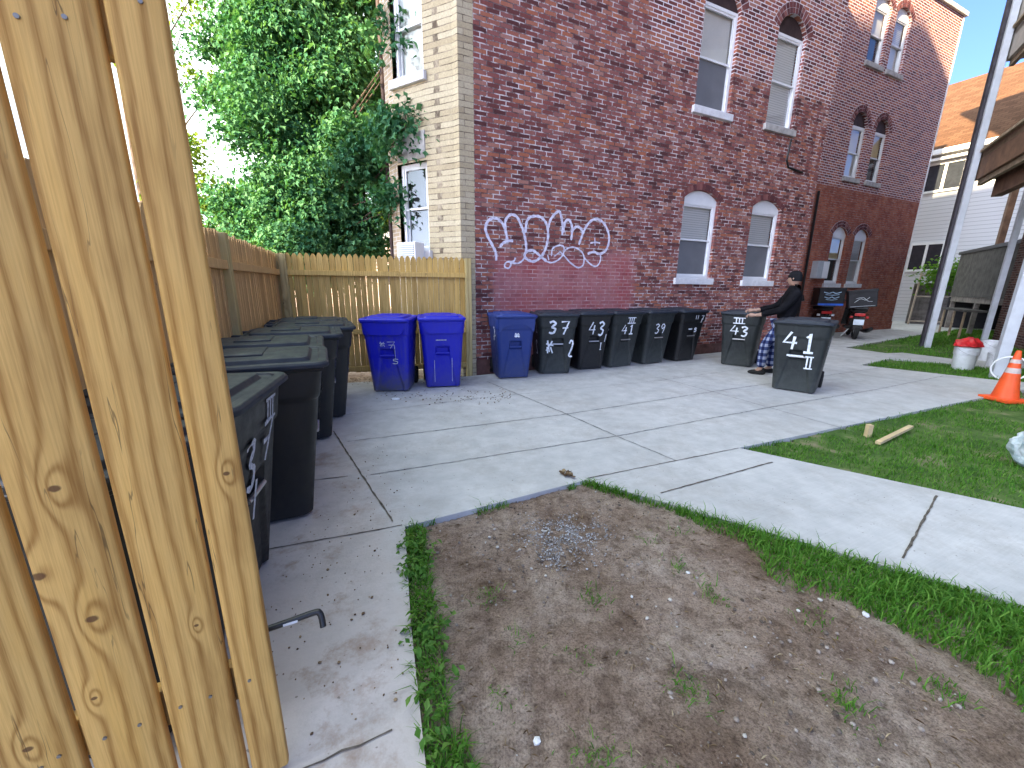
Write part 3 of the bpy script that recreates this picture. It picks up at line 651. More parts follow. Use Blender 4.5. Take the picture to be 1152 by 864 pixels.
def window(x0, x1, z0, z1, rise, y, parent, style, upper='blind', lower='screen', sill=None, frame=.055, split=.5):
    """sash window standing in the wall plane y; style: 'arch' white arched head, 'panel' dark panel above"""
    d = y+.07
    fr = B(); zt = z1+(rise if style == 'arch' else 0)
    fr.box((x0, d, z0), (x0+frame, d+.06, z1)); fr.box((x1-frame, d, z0), (x1, d+.06, z1)); fr.box((x0+frame, d, z0), (x1-frame, d+.06, z0+frame))
    if style == 'arch':
        op = arch_pts(x0, x1, z1-.11, z1-.001, rise-.003); fr.prism(op, d-.004, d+.06, 'Y')
    else: fr.box((x0+frame, d, z1-frame), (x1-frame, d+.06, z1))
    W_ = fr.obj('window', M['white'], parent)
    top = z1-(.11 if style == 'arch' else frame); zm = z0+(z1-z0)*split
    us = B(); a, c = x0+frame, x1-frame; s = .035
    def sash(name, za, zb, yy):
        q = B(); q.box((a, yy, za), (a+s, yy+.03, zb)); q.box((c-s, yy, za), (c, yy+.03, zb)); q.box((a+s, yy, za), (c-s, yy+.03, za+s)); q.box((a+s, yy, zb-s), (c-s, yy+.03, zb)); return q.obj('sash', M['white'], W_)
    sash('sash', zm-.02, top, d+.012); sash('sash', z0+frame, zm+.02, d+.045)
    q = B(); q.add([(a+s, d+.03, zm), (c-s, d+.03, zm), (c-s, d+.03, top-s), (a+s, d+.03, top-s)], [(0, 1, 2, 3)]); q.add([(a+s, d+.062, z0+frame+s), (c-s, d+.062, z0+frame+s), (c-s, d+.062, zm), (a+s, d+.062, zm)], [(0, 1, 2, 3)])
    q.obj('glass', M['glass'], W_, fix=False)
    q = B(); q.add([(a, d+.09, zm), (c, d+.09, zm), (c, d+.09, top), (a, d+.09, top)], [(0, 1, 2, 3)]); q.obj('blind', M[upper], W_, fix=False)
    q = B()
    if lower == 'screen': q.add([(a+s, d+.047, z0+frame+s), (c-s, d+.047, z0+frame+s), (c-s, d+.047, zm-.02), (a+s, d+.047, zm-.02)], [(0, 1, 2, 3)]); q.obj('insect_screen', M['screen'], W_, fix=False)
    else: q.add([(a, d+.092, z0+frame), (c, d+.092, z0+frame), (c, d+.092, zm), (a, d+.092, zm)], [(0, 1, 2, 3)]); q.obj('blind', M[lower], W_, fix=False)
    if style == 'panel':
        q = B(); q.prism(arch_pts(x0, x1, z1+.003, z1+.05, rise), d+.02, d+.05, 'Y'); q.obj('arch_panel', M['darkwood'], W_)
    q = B(); q.box((x0-.07, y-.06, z0-.13), (x1+.07, y+.10, z0-.003), .008); q.obj('sill', M[sill or 'stone'], W_)
    return W_
# x0, x1, z0, z1(spring), rise, style, upper, lower, sill
WM = [(4.49, 5.49, 1.68, 3.26, .17, 'arch', 'blind', 'screen', 'white_stone'), (6.58, 7.58, 1.66, 3.26, .17, 'arch', 'blind', 'screen', 'white_stone'),
      (4.50, 5.46, 4.88, 6.62, .30, 'panel', 'shade', 'screen', 'white_stone'), (6.60, 7.52, 4.90, 6.62, .30, 'panel', 'blind', 'blind', 'stone'),
      (4.50, 5.46, 8.1, 9.7, .25, 'panel', 'blind', 'screen', 'stone'), (6.60, 7.52, 8.1, 9.7, .25, 'panel', 'blind', 'screen', 'stone')]
TOPM = 10.15
def opening(W_): x0, x1, z0, z1, r_, st = W_[:6]; return arch_pts(x0, x1, z0-.003, z1+(.05 if st == 'panel' else 0), r_)
wall_holes('wall', 0, 8.75, -.05, TOPM, 0, [opening(q) for q in WM], .16, M['brick'], bb)
WW = [(12.62, 13.45, 1.66, 3.2, .22, 'arch', 'cream_sunlit', 'dark', 'white_stone'), (13.88, 14.72, 1.66, 3.2, .22, 'arch', 'blind', 'blind', 'white_stone'),
      (12.58, 13.36, 4.85, 6.3, .32, 'panel', 'cream_sunlit', 'shade', 'stone'), (13.84, 14.60, 4.85, 6.3, .32, 'panel', 'cream_sunlit', 'dark', 'stone'),
      (12.60, 13.42, 7.92, 9.38, .20, 'arch', 'shade', 'dark', 'stone'), (13.74, 14.56, 7.92, 9.38, .20, 'arch', 'blind', 'shade', 'stone')]
wall_holes('wall', 8.9, 17.62, -.05, 10.2, 1.5, [opening(q) for q in WW], .16, M['brick_wing'], bb)
for q in WM: window(*q[:5], 0, bb, q[5], q[6], q[7], q[8]); arch_ring(q[0], q[1], q[3]+(.05 if q[5] == 'panel' else 0), q[4], 0, M['archb'], bb, h=.2 if q[2] > 4 else .12, rowlock=2 if q[2] > 4 else 1)
for q in WW: window(*q[:5], 1.5, bb, q[5], q[6], q[7], q[8]); arch_ring(q[0], q[1], q[3]+(.05 if q[5] == 'panel' else 0), q[4], 1.5, M['archb'], bb, h=.18)
b = B()  # side returns, back and roofs close the volume
b.add([(8.75, 0, -.05), (8.75, 1.5, -.05), (8.75, 1.5, TOPM), (8.75, 0, TOPM)], [(0, 1, 2, 3)])
b.obj('wall', M['brick'], bb, fix=False)
b = B(); b.add([(17.62, 1.5, -.05), (17.62, 9, -.05), (17.62, 9, 10.2), (17.62, 1.5, 10.2)], [(0, 1, 2, 3)]); b.add([(17.62, 9, -.05), (1, 9, -.05), (1, 9, 10.2), (17.62, 9, 10.2)], [(0, 1, 2, 3)])
b.obj('wall', M['brick_wing'], bb, fix=False)
# cream facade with the bow front
A0 = (-.27, 0.0); cr = [A0]
segs = [(-.30, .155), (-.25, 0)]
def add_seg(p, ang, L): return (p[0]+L*math.cos(ang), p[1]+L*math.sin(ang))
base_ang = math.atan2(.43, -.9)-RB           # direction of the facade in building space
F0 = (-.24, .0); F0b = (-.29, .10)
F1 = add_seg(F0b, base_ang, .52); F2 = add_seg(F1, base_ang-.10, .66); F3 = add_seg(F2, base_ang-.45, .35); F4 = add_seg(F3, base_ang-.85, .6); F5 = add_seg(F4, base_ang-1.15, 2.5); F6 = (F5[0]+1.2, 9.0)
b = B()
b.add([(0, 0, -.05), (F0[0], F0[1], -.05), (F0[0], F0[1], TOPM), (0, 0, TOPM)], [(0, 1, 2, 3)])
b.add([(F0[0], F0[1], -.05), (F0b[0], F0b[1], -.05), (F0b[0], F0b[1], TOPM), (F0[0], F0[1], TOPM)], [(0, 1, 2, 3)])
b.add([(F0b[0], F0b[1], -.05), (F1[0], F1[1], -.05), (F1[0], F1[1], TOPM), (F0b[0], F0b[1], TOPM)], [(0, 1, 2, 3)])
zw = [-.05, 2.02, 3.42, 4.62, 6.05, TOPM]
for i, (za, zb) in enumerate(zip(zw[:-1], zw[1:])):
    if i in (1, 3): continue
    b.add([(*F1, za), (*F2, za), (*F2, zb), (*F1, zb)], [(0, 1, 2, 3)])
for p, q in ((F3, F4), (F4, F5), (F5, F6), (F6, (1, 9))): b.add([(*p, -.05), (*q, -.05), (*q, TOPM), (*p, TOPM)], [(0, 1, 2, 3)])
b.obj('wall', M['brick_cream'], bb, fix=False)
b = B(); b.add([(*F2, -.05), (*F3, -.05), (*F3, TOPM), (*F2, TOPM)], [(0, 1, 2, 3)]); b.obj('bay_pier', M['brick_tan'], bb, fix=False)
# bay windows, local frame on F1-F2
ang = math.atan2(F2[1]-F1[1], F2[0]-F1[0]); Lw = math.dist(F1, F2)
for za, zb, up in ((2.02, 3.42, 'dark'), (4.62, 6.05, 'shade')):
    wo = window(.02, Lw-.02, za+.02, zb-.0, .05, .0, bb, 'flat', up, 'dark' if za < 3 else 'shade', sill='white_stone')
    wo.matrix_local = Matrix.Translation((F2[0], F2[1], 0)) @ Matrix.Rotation(ang+math.pi, 4, 'Z')
b = B(); b.box((0.02, -.02, 3.45), (Lw-.02, .1, 3.85), .01); o = b.obj('lintel', M['stone'], bb); o.matrix_local = Matrix.Translation((F2[0], F2[1], 0)) @ Matrix.Rotation(ang+math.pi, 4, 'Z')
b = B(); b.tube([(F4[0]-.03, F4[1]-.06, 0), (F4[0]-.03, F4[1]-.06, TOPM)], .05); b.obj('drainpipe', M['darkwood'], bb, smooth=40)
# roof and cornice
b = B(); b.prism([(F0b[0], F0b[1]), (0, 0), (8.75, 0), (8.75, 1.5), (17.62, 1.5), (17.62, 9), F6, F5, F4, F3, F2, F1], 10.2, 10.22); b.obj('roof', M['stone'], bb)
M['flash'] = plain('pale_roof_flashing', (.6, .56, .5), .6)
b = B(); b.box((8.4, 1.44, 10.2), (17.72, 1.62, 10.32)); b.box((17.56, 1.62, 10.2), (17.72, 9, 10.32)); b.obj('roof_edge', M['flash'], bb)
b = B(); b.box((-.3, -.06, 10.222), (8.81, .2, 10.30)); b.obj('cornice', M['flash'], bb)
# pipe, meter box, old pipe stub
b = B(); b.tube([(11.35, 1.42, 4.3), (11.40, 1.42, 2.4), (11.42, 1.42, .6)], .035, 8); b.tube([(11.42, 1.42, 1.28), (11.42, 1.36, 1.1)], .06, 8); b.obj('wall_pipe', M['black_metal'], bb, smooth=40)
b = B(); b.box((11.80, 1.32, 1.80), (12.42, 1.497, 2.33), .01); o = b.obj('meter_box', M['grey_metal'], bb); b = B(); b.box((12.10, 1.312, 1.82), (12.40, 1.319, 2.31)); b.obj('box_door', M['white'], o)
b = B(); b.tube([(7.5, -.02, 4.72), (7.46, -.02, 4.3), (7.55, -.025, 4.16), (8.1, -.02, 4.12)], .02, 6); b.obj('wall_cable', M['black_metal'], bb)
b = B(); b.tube([(17.5, 1.46, 10.1), (17.5, 1.46, .3)], .02, 6); b.obj('downpipe', M['white_stone'], bb)
b = B(); b.box((0, -.03, -.05), (8.75, -.002, .22)); b.obj('plinth', plain('brown_painted_plinth', (.14, .07, .06), .9, var=.25), bb)
# graffiti
GRAF = [[[0.37, 1.89], [0.36, 2.02], [0.3, 2.13], [0.21, 2.28], [0.18, 2.41], [0.25, 2.52], [0.37, 2.55], [0.48, 2.48], [0.54, 2.36], [0.57, 2.23]], [[0.44, 2.11], [0.49, 2.17], [0.58, 2.21], [0.68, 2.22]], [[0.54, 2.36], [0.53, 2.51], [0.61, 2.62], [0.73, 2.61], [0.81, 2.5], [0.87, 2.38], [0.91, 2.24], [0.93, 2.1], [0.91, 2.02]], [[0.91, 2.36], [0.92, 2.5], [0.97, 2.6], [1.1, 2.64], [1.22, 2.62], [1.31, 2.53], [1.35, 2.39], [1.34, 2.23], [1.3, 2.1], [1.22, 1.98], [1.09, 1.9], [0.97, 1.92], [0.9, 1.98], [0.93, 2.05], [1.04, 2.08], [1.14, 2.04], [1.22, 1.98], [1.34, 1.91]], [[1.35, 2.47], [1.39, 2.6], [1.47, 2.7], [1.56, 2.75], [1.61, 2.65], [1.64, 2.51], [1.64, 2.36]], [[1.66, 2.41], [1.68, 2.57], [1.76, 2.63], [1.83, 2.54], [1.84, 2.4], [1.83, 2.29]], [[1.84, 2.44], [1.92, 2.52], [2.01, 2.51], [2.07, 2.43], [2.04, 2.33], [2.0, 2.22]], [[2.07, 2.41], [2.16, 2.57], [2.29, 2.67], [2.44, 2.67], [2.57, 2.58], [2.66, 2.42], [2.66, 2.25], [2.58, 2.12], [2.45, 2.08], [2.34, 2.11], [2.2, 2.07]], [[2.34, 2.36], [2.36, 2.22]], [[2.24, 2.26], [2.37, 2.28], [2.47, 2.27]], [[0.72, 1.95], [0.69, 1.89], [0.56, 1.87], [0.52, 1.8], [0.59, 1.77], [0.64, 1.83], [0.62, 1.87]], [[0.64, 1.86], [0.78, 1.86], [0.87, 1.92], [0.9, 1.98]], [[1.35, 2.02], [1.38, 1.93]], [[1.43, 2.0], [1.45, 2.13], [1.59, 2.19], [1.68, 2.16], [1.67, 2.04], [1.57, 1.94], [1.44, 1.89], [1.32, 1.91]], [[1.49, 2.0], [1.59, 2.07]], [[1.59, 2.09], [1.7, 2.01], [1.83, 1.9], [2.0, 1.82], [2.11, 1.87], [2.12, 2.01], [2.05, 2.11], [1.9, 2.17], [1.77, 2.15], [1.68, 2.09]], [[2.12, 2.01], [2.21, 1.93], [2.34, 1.86], [2.44, 1.87], [2.5, 1.98], [2.48, 2.07]]]
b = B()
for i, s in enumerate(GRAF): ribbon(b, s, .045 if i < 8 else .028, lambda x, z, dd: (x, -.004-dd, z), depth=.0007*i)
b.obj('graffiti', M['graf'], bb, fix=False)

# air conditioner in the lower bay window
mw = Matrix.Translation((OX, OY, 0)) @ Matrix.Rotation(RB, 4, 'Z') @ Matrix.Translation((F2[0], F2[1], 0)) @ Matrix.Rotation(ang+math.pi, 4, 'Z')
ac = thing('air_conditioner', 'white window air conditioner under the cream bay window behind the fence', 'air conditioner'); ac.matrix_world = mw @ Matrix.Translation((Lw/2+.06, -.065, 1.86))
b = B(); b.box((-.21, -.22, 0), (.21, .0, .30), .012); b.obj('housing', M['white'], ac)
b = B()
for k in range(7): b.box((-.18, -.235, .04+k*.033), (.18, -.222, .058+k*.033))
b.obj('grille', M['grey_metal'], ac)

# ============================================================ WHITE HOUSE beyond the wing
hs = thing('sided_house', 'white clapboard house with brown shingle roof beyond the brick wing', 'house', (OX+.9055*23, OY+.4243*23, 0), RB)
# local: facade in the plane x=0 facing -X, local y = -(n offset): y=-n
g = G('white_clapboard', .6, .3); z_ = g.xyz(g.coord())[2]; f = g.math('FRACT', g.math('DIVIDE', z_, .16)); g.col(g.mix(g.rng(f, .86, .97), (.66, .68, .72), (.28, .30, .34))); g.bump(f, .8, .03); M['siding'] = g.m
def shingle():
    g = G('brown_shingle_roof', .9, .1); v = g.coord(); x, y, z = g.xyz(v); br = g.n('ShaderNodeTexBrick'); g.put(br.inputs[0], g.vec(y, g.math('MULTIPLY', z, 1.3)))
    br.inputs['Color1'].default_value = (.075, .038, .022, 1); br.inputs['Color2'].default_value = (.11, .058, .034, 1); br.inputs['Mortar'].default_value = (.05, .025, .016, 1); br.inputs['Scale'].default_value = 1
    br.inputs['Brick Width'].default_value = .3; br.inputs['Row Height'].default_value = .14; br.inputs['Mortar Size'].default_value = .008; g.col(br.outputs[0]); return g.m
M['shingle'] = shingle()
b = B(); b.box((0, -3.0, -.05), (8, 9, 7.4)); b.obj('wall', M['siding'], hs)
def roof_(): 
    b = B(); b.add([(-.35, -3.4, 7.35), (4.6, -3.4, 11.6), (9, -3.4, 7.35), (-.35, 9.3, 7.35), (4.6, 9.3, 11.6), (9, 9.3, 7.35)], [(0, 1, 4, 3), (1, 2, 5, 4), (0, 2, 1), (3, 4, 5), (0, 3, 5, 2)]); return b
roof_().obj('roof', M['shingle'], hs)
b = B(); b.box((-.42, -3.4, 7.22), (-.28, 9.3, 7.42), .01); b.box((-.3, -3.4, 7.0), (0, 9.3, 7.1)); b.obj('gutter', M['white'], hs)
for (n0, n1, za, zb) in ((-3.62, -2.46, 5.8, 6.85), (-3.55, -2.5, 2.4, 3.48), (-6.2, -5.2, 2.4, 3.48), (-6.2, -5.2, 5.8, 6.85)):
    # facade point n offset -> local y = -n ; n negative => y positive
    y0, y1 = -n1, -n0; q = B(); f = .09; ym = (y0+y1)/2
    for a, c in ((y0-f, y0), (ym-.045, ym+.045), (y1, y1+f)): q.box((-.06, a, za-.003), (.0-.003, c, zb+.003))
    q.box((-.06, y0-f, zb+.003), (-.003, y1+f, zb+.1)); q.box((-.08, y0-f, za-.1), (-.003, y1+f, za-.003)); W_ = q.obj('window', M['white'], hs)
    q = B(); q.box((-.03, y0, za), (-.004, ym-.045, zb)); q.box((-.03, ym+.045, za), (-.004, y1, zb)); q.obj('pane', plain('dark_pane', (.03, .035, .045), .12, .6), W_)
# grey board fence at the foot of the house
M['greywood'] = plain('weathered_grey_boards', (.20, .18, .16), .85, var=.25, sc=5)
fg = thing('grey_fence', 'weathered grey board fence behind the vine trellis', 'fence', (17.7, 18.3, 0), math.atan2(-1.0, 2.9))
b = B()
for k in range(22): b.box((k*.16, 0, -.05), (k*.16+.152, .025, 1.75+.03*math.sin(k*2.3)))
b.obj('board_panel', M['greywood'], fg); b = B(); b.box((0, -.05, 1.3), (3.5, 0, 1.4)); b.obj('rail', M['greywood'], fg)
# trellis with vine
tr = thing('vine_trellis', 'pale leaning stick trellis carrying a bright green vine at the alley end', 'trellis', (17.45, 17.95, 0), math.atan2(-.6, 1.3))
M['stick'] = plain('pale_stick_wood', (.50, .42, .32), .8)
for x0, x1 in ((0, .15), (.75, .68), (1.35, 1.2)):
    b = B(); b.tube([(x0, -.1, -.05), (x1, .2, 2.2)], .035, 6); b.obj('upright', M['stick'], tr)
for h in (.15, 1.2, 2.1):
    b = B(); b.tube([(.02+.06*h, -.1+.13*h, h), (1.55-.09*h, -.1+.13*h, h)], .03, 6); b.obj('crossbar', M['stick'], tr)
n = 1300; c = rng.normal((1.05, .1, 2.05), (.45, .25, .33), (n, 3)); leaves_mesh('vine', c, rng.normal(size=(n, 3))+np.array([0, -.5, .8]), .15, leaf_mat('vine_leaves', ((.06, .16, .02), (.10, .24, .03), (.16, .30, .05)), .5, .4), tr)

# ============================================================ PORCH HOUSE on the right
RP = math.atan2(.829, .559)
ph = thing('porch_house', 'brown brick house with tall white porch poles and wooden balconies at the right', 'house', (11.17, 10.78, 0), RP)
# local x along the porch (positive = away), local -y towards the left/street side; right side = -y? rotate: local y = left normal
# bn (towards the house) = (.829,-.559) = local -Y
M['brownwood'] = plain('brown_stained_wood', (.20, .115, .07), .7, var=.2, sc=5); M['palewood'] = plain('pale_weathered_wood', (.34, .26, .17), .8, var=.2)
M['darkboard'] = plain('dark_grey_boards', (.085, .08, .072), .8, var=.25, sc=4); M['darkpost'] = plain('dark_slate_post', (.055, .05, .06), .7, var=.2); M['beige'] = plain('beige_siding', (.42, .38, .33), .7, var=.08)
M['pole'] = plain('pale_grey_painted_pole', (.52, .55, .60), .5, .4, var=.06)
for x, y, r_ in ((0, 0, .062), (-4.55, 0, .075), (2.0, -1.55, .06)):
    b = B(); b.box((x-r_, y-r_, -.05), (x+r_, y+r_, 14.3 if y == 0 else 6.0), .01); b.obj('porch_pole', M['pole'], ph)
b = B(); b.box((.14, -.10, -.05), (.36, .10, 14.3), .01); tag(b.obj('porch_post', M['darkpost'], ph), 'dark grey weathered post beside the pale pole')
for z0_ in (4.10, 6.62):
    b = B(); b.box((-8, -2.0, z0_+.45), (.12, -.0-.09, z0_+.55)); 
    for k in range(16): b.box((-8+k*.5, -1.9, z0_+.25), (-7.95+k*.5, -.16, z0_+.45))
    b.obj('balcony_floor', M['palewood'], ph)
    b = B(); b.box((-8, -.155, z0_), (.12, -.09, z0_+.60)); b.box((.06, -2, z0_), (.12, -.155, z0_+.60)); b.obj('fascia', M['brownwood'] if z0_ < 5 else M['beige'], ph)
    b = B(); b.box((-8, -.24, z0_-.12), (.1, -.157, z0_+.06)); b.box((-8, -.09, z0_+.60), (.12, -.02, z0_+.66)); b.obj('beam', M['palewood'], ph)
    if z0_ < 5:
        b = B(); b.box((-8, -.60, z0_-.42), (.0, -.42, z0_-.003)); b.box((-8, -1.9, z0_-.42), (.0, -1.75, z0_-.003)); b.obj('joist_beam', M['brownwood'], ph)
b = B(); b.box((-8, -.14, 7.29), (.1, -.08, 8.4)); b.obj('balcony_skirt', M['beige'], ph)
b = B(); b.box((-9, -8, 14.3), (3.15, .3, 14.5)); b.obj('roof', M['brownwood'], ph)
b = B(); b.box((-9, -8, -.05), (3.05, -2.0, 14.28)); b.obj('wall', M['brick_dark'], ph)
for x0 in (-3.4, .5):
    b = B(); b.box((x0, -2.03, .0), (x0+1.25, -2.0-.003, 2.6)); b.obj('doorway', M['dark'], ph)
b = B(); b.box((-7, -2.03, 4.7), (-1.2, -2.003, 6.6)); b.obj('siding_panel', M['greywood'], ph)
# neighbour deck with board skirt
dk = thing('raised_deck', 'raised grey board deck with black top rail behind the porch poles', 'deck', (11.17+.559*3.15+.829*2.1, 10.78+.829*3.15-.559*2.1, 0), RP)
b = B()
for k in range(30): b.box((k*.18, -.03, 1.25), (k*.18+.172, .0, 2.84))
b.obj('board_skirt', M['darkboard'], dk); b = B(); b.box((-.05, -.08, 2.843), (5.5, .05, 2.95)); b.obj('top_rail', M['black_metal'], dk)
b = B(); b.box((0, -2.2, 1.05), (5.4, -.04, 1.24)); b.obj('deck_floor', M['greywood'], dk)
for x in (.1, 2.6, 5.2):
    b = B(); b.box((x, -.16, -.05), (x+.12, -.04, 1.05)); b.obj('deck_post', M['greywood'], dk)
b = B(); b.box((2.2, -.2, 1.2), (2.4, -.05, 5.6)); b.obj('tall_post', M['brownwood'], dk)
b = B(); b.box((0, -2.3, -.05), (5.4, -2.2, 1.05)); b.box((5.42, -2.2, -.05), (5.5, .0, 1.22)); b.obj('underdeck_shade', M['dark'], dk)  # dark panels added to stand for the shade under the deck
# workbench under it
wb = thing('work_bench', 'rough wooden bench standing under the raised grey deck', 'bench', (11.17+.559*4.3+.829*1.5, 10.78+.829*4.3-.559*1.5, 0), RP)
b = B(); b.box((-.9, -.35, .82), (1.5, .15, .88)); b.obj('bench_top', M['darkboard'], wb)
for x in (-.8, .2, 1.3):
    b = B(); b.tube([(x, .1, -.05), (x+.1, .08, .82)], .035, 6); b.obj('leg', M['palewood'], wb)

# sunlit pale house beyond the trees
fh = thing('pale_house', 'pale sunlit house glimpsed between the trees and the fence', 'house', (-13, 27, 0), .25)
b = B(); b.box((-6, 0, -.05), (7, 8, 4.2), 0); b.obj('wall', plain('pale_pink_stucco', (.62, .50, .42), .8), fh)
b = B(); b.add([(-6.4, -.4, 4.2), (7.4, -.4, 4.2), (7.4, 8.4, 4.2), (-6.4, 8.4, 4.2), (-6.4, 4, 5.4), (7.4, 4, 5.4)], [(0, 1, 5, 4), (2, 3, 4, 5), (0, 4, 3), (1, 2, 5), (0, 3, 2, 1)]); b.obj('roof', M['stone'], fh)
for x in (-4.5, -1.5, 1.5, 4.5):
    for z0_ in (1.3,):
        q = B(); q.box((x-.5, -.05, z0_), (x+.5, -.003, z0_+1.4)); f_ = q.obj('window', M['white'], fh); q = B(); q.box((x-.4, -.07, z0_+.1), (x+.4, -.052, z0_+1.3)); q.obj('pane', M['dark'], f_)

# apartment block behind the photographer, its shadow covers the yard
ab = thing('apartment_block', 'tall plain brick apartment block behind the yard gate', 'building', (-13.6, -10.15, 0), math.atan2(.516, .857))
# local: front face y=0 looking +Y, extends to -x and -y
b = B(); b.box((-32, -16, -.05), (0, 0, 26.9)); b.obj('wall', M['brick_tan'], ab)
b = B(); b.box((-31.7, -15.7, 26.9), (-.3, -.3, 26.95)); b.obj('roof', M['stone'], ab)
for k in range(10):
    for r_ in range(7):
        x = -2-3*k; z0_ = 1.2+3.3*r_; q = B(); q.box((x-.5, .003, z0_), (x+.5, .05, z0_+1.7)); f_ = q.obj('window', M['white'], ab); q = B(); q.box((x-.42, .052, z0_+.08), (x+.42, .06, z0_+1.62)); q.obj('pane', M['dark'], f_)
for k in range(4):
    for r_ in range(7):
        y = -2-3*k; z0_ = 1.2+3.3*r_; q = B(); q.box((.003, y-.5, z0_), (.05, y+.5, z0_+1.7)); f_ = q.obj('window', M['white'], ab); q = B(); q.box((.052, y-.42, z0_+.08), (.06, y+.42, z0_+1.62)); q.obj('pane', M['dark'], f_)

# ============================================================ STOCKADE FENCES
def stockade(name, label, p0, p1, mat, h=1.91, pw=.078, gap=.006, rails=(1.62, .70, .26), posts=(0., 1.), jit=.006, railside=-1, floor=.12):
    """pickets from p0 to p1; rails on the local -Y side"""
    p0 = np.array(p0); p1 = np.array(p1); L = np.linalg.norm(p1-p0); dv = (p1-p0)/L
    t = thing(name, label, 'fence', (p0[0], p0[1], 0), math.atan2(dv[1], dv[0])); b = B(); n = int(L/(pw+gap))
    for k in range(n):
        x0 = k*(pw+gap)+rng.normal(0, .0015); x1 = x0+pw*(1+rng.normal(0, .02)); hh = h+rng.normal(0, jit); th = .018; xm = (x0+x1)/2; q = (x1-x0)
        y0 = .0+rng.normal(0, .0015); zb = floor+rng.normal(0, .008)
        pts = [(x0, zb), (x1, zb), (x1, hh-.06), (x1-q*.12, hh-.03), (xm+q*.12, hh), (xm-q*.12, hh), (x0+q*.12, hh-.03), (x0, hh-.06)]
        b.prism(pts, y0, y0+th, 'Y')
    b.obj('picket_panel', mat, t)
    for z_ in rails:
        b = B(); b.box((0, -.045, z_), (L, -.002, z_+.075), .004); b.obj('rail', mat, t)
    for s in posts:
        b = B(); b.box((s*L-.05, -.055, -.05), (s*L+.05, .045, h-.01), .005); b.obj('post', M['post'], t)
    return t
stockade('picket_fence', 'yellow cedar picket fence standing behind the two bright blue bins', (-3.38, 6.03), (-.72, 6.735), M['picket_y'], rails=(1.60, .72, .14), posts=(.02, .995))
stockade('picket_fence', 'tan cedar picket fence running behind the row of black bins', (-1.50, .98), (-3.50, 6.23), M['picket_b'], rails=(1.60, .72, .2), posts=(.0, .5, .97))

# ============================================================ GATE in the foreground
gt = thing('wooden_gate', 'tall gate of rough yellow pine boards close in the left foreground', 'gate', (-.69, .94, 0), math.atan2(.456, .89))
# local x: 0 at the free edge, negative towards the hinge; -Y faces the camera
YC1, YC2 = (.78, .485, .155), (.38, .185, .042)
for (x0, x1, zt, kn, sd_) in [(-.094, 0, 2.30, [(-.03, 1.03, .007)], 1), (-.248, -.105, 2.30, [(-.15, .62, .005)], 2),
                   (-.409, -.262, 2.30, [(-.335, 1.06, .010), (-.335, .72, .011), (-.398, .86, .012), (-.37, .50, .006)], 3), (-.566, -.424, 2.30, [(-.455, 1.29, .013), (-.50, .42, .009)], 4),
                   (-.724, -.580, 2.30, [(-.65, 1.0, .012)], 5)]:
    b = B(); b.box((x0, 0, .02), (x1, .035, zt), .008)
    o = b.obj('board', wood_mat('yellow_pine_board', YC1, YC2, kn, sd_, freq=150), gt, smooth=50)
for z0_, z1_ in ((.30, .42), (1.93, 2.06)):
    b = B(); b.box((-.74, .037, z0_), (-.03, .075, z1_), .004); b.obj('rail', wood_mat('gate_rail_wood', YC1, (.25, .15, .06), [], 9), gt)
g = G('nail_head', .5, .5); g.col((.25, .24, .22)); g.b.inputs['Metallic'].default_value = .7
for x, z_ in [(-.456, .37), (-.49, .355), (-.372, .374), (-.304, .376), (-.218, .385), (-.152, .384), (-.06, .39), (-.151, 1.965), (-.215, 1.95), (-.036, 2.02), (-.30, 1.97), (-.37, 1.96), (-.46, 1.95)]:
    b = B(); b.lathe([(0, -.0035), (.0042, -.0032), (.0045, 0)], (x, 0, z_), 12, 'Y'); b.obj('nail', g.m, gt)
# sliding bolt with bent handle on the back of the gate
sb = B(); sb.tube(catmull([(-.09, .09, .463), (.04, .092, .466), (.118, .092, .470), (.132, .088, .466), (.137, .082, .452), (.139, .07, .425)], 4), .0095, 12)
sb_ = sb.obj('gate_bolt', M['black_metal'], gt, smooth=40)
b = B(); b.box((-.075, .078, .44), (-.02, .105, .49), .003); b.obj('bolt_bracket', M['steel'], sb_)
b = B(); b.box((.03, .0815, .462), (.07, .0822, .470)); b.obj('bolt_sticker', M['white'], sb_)

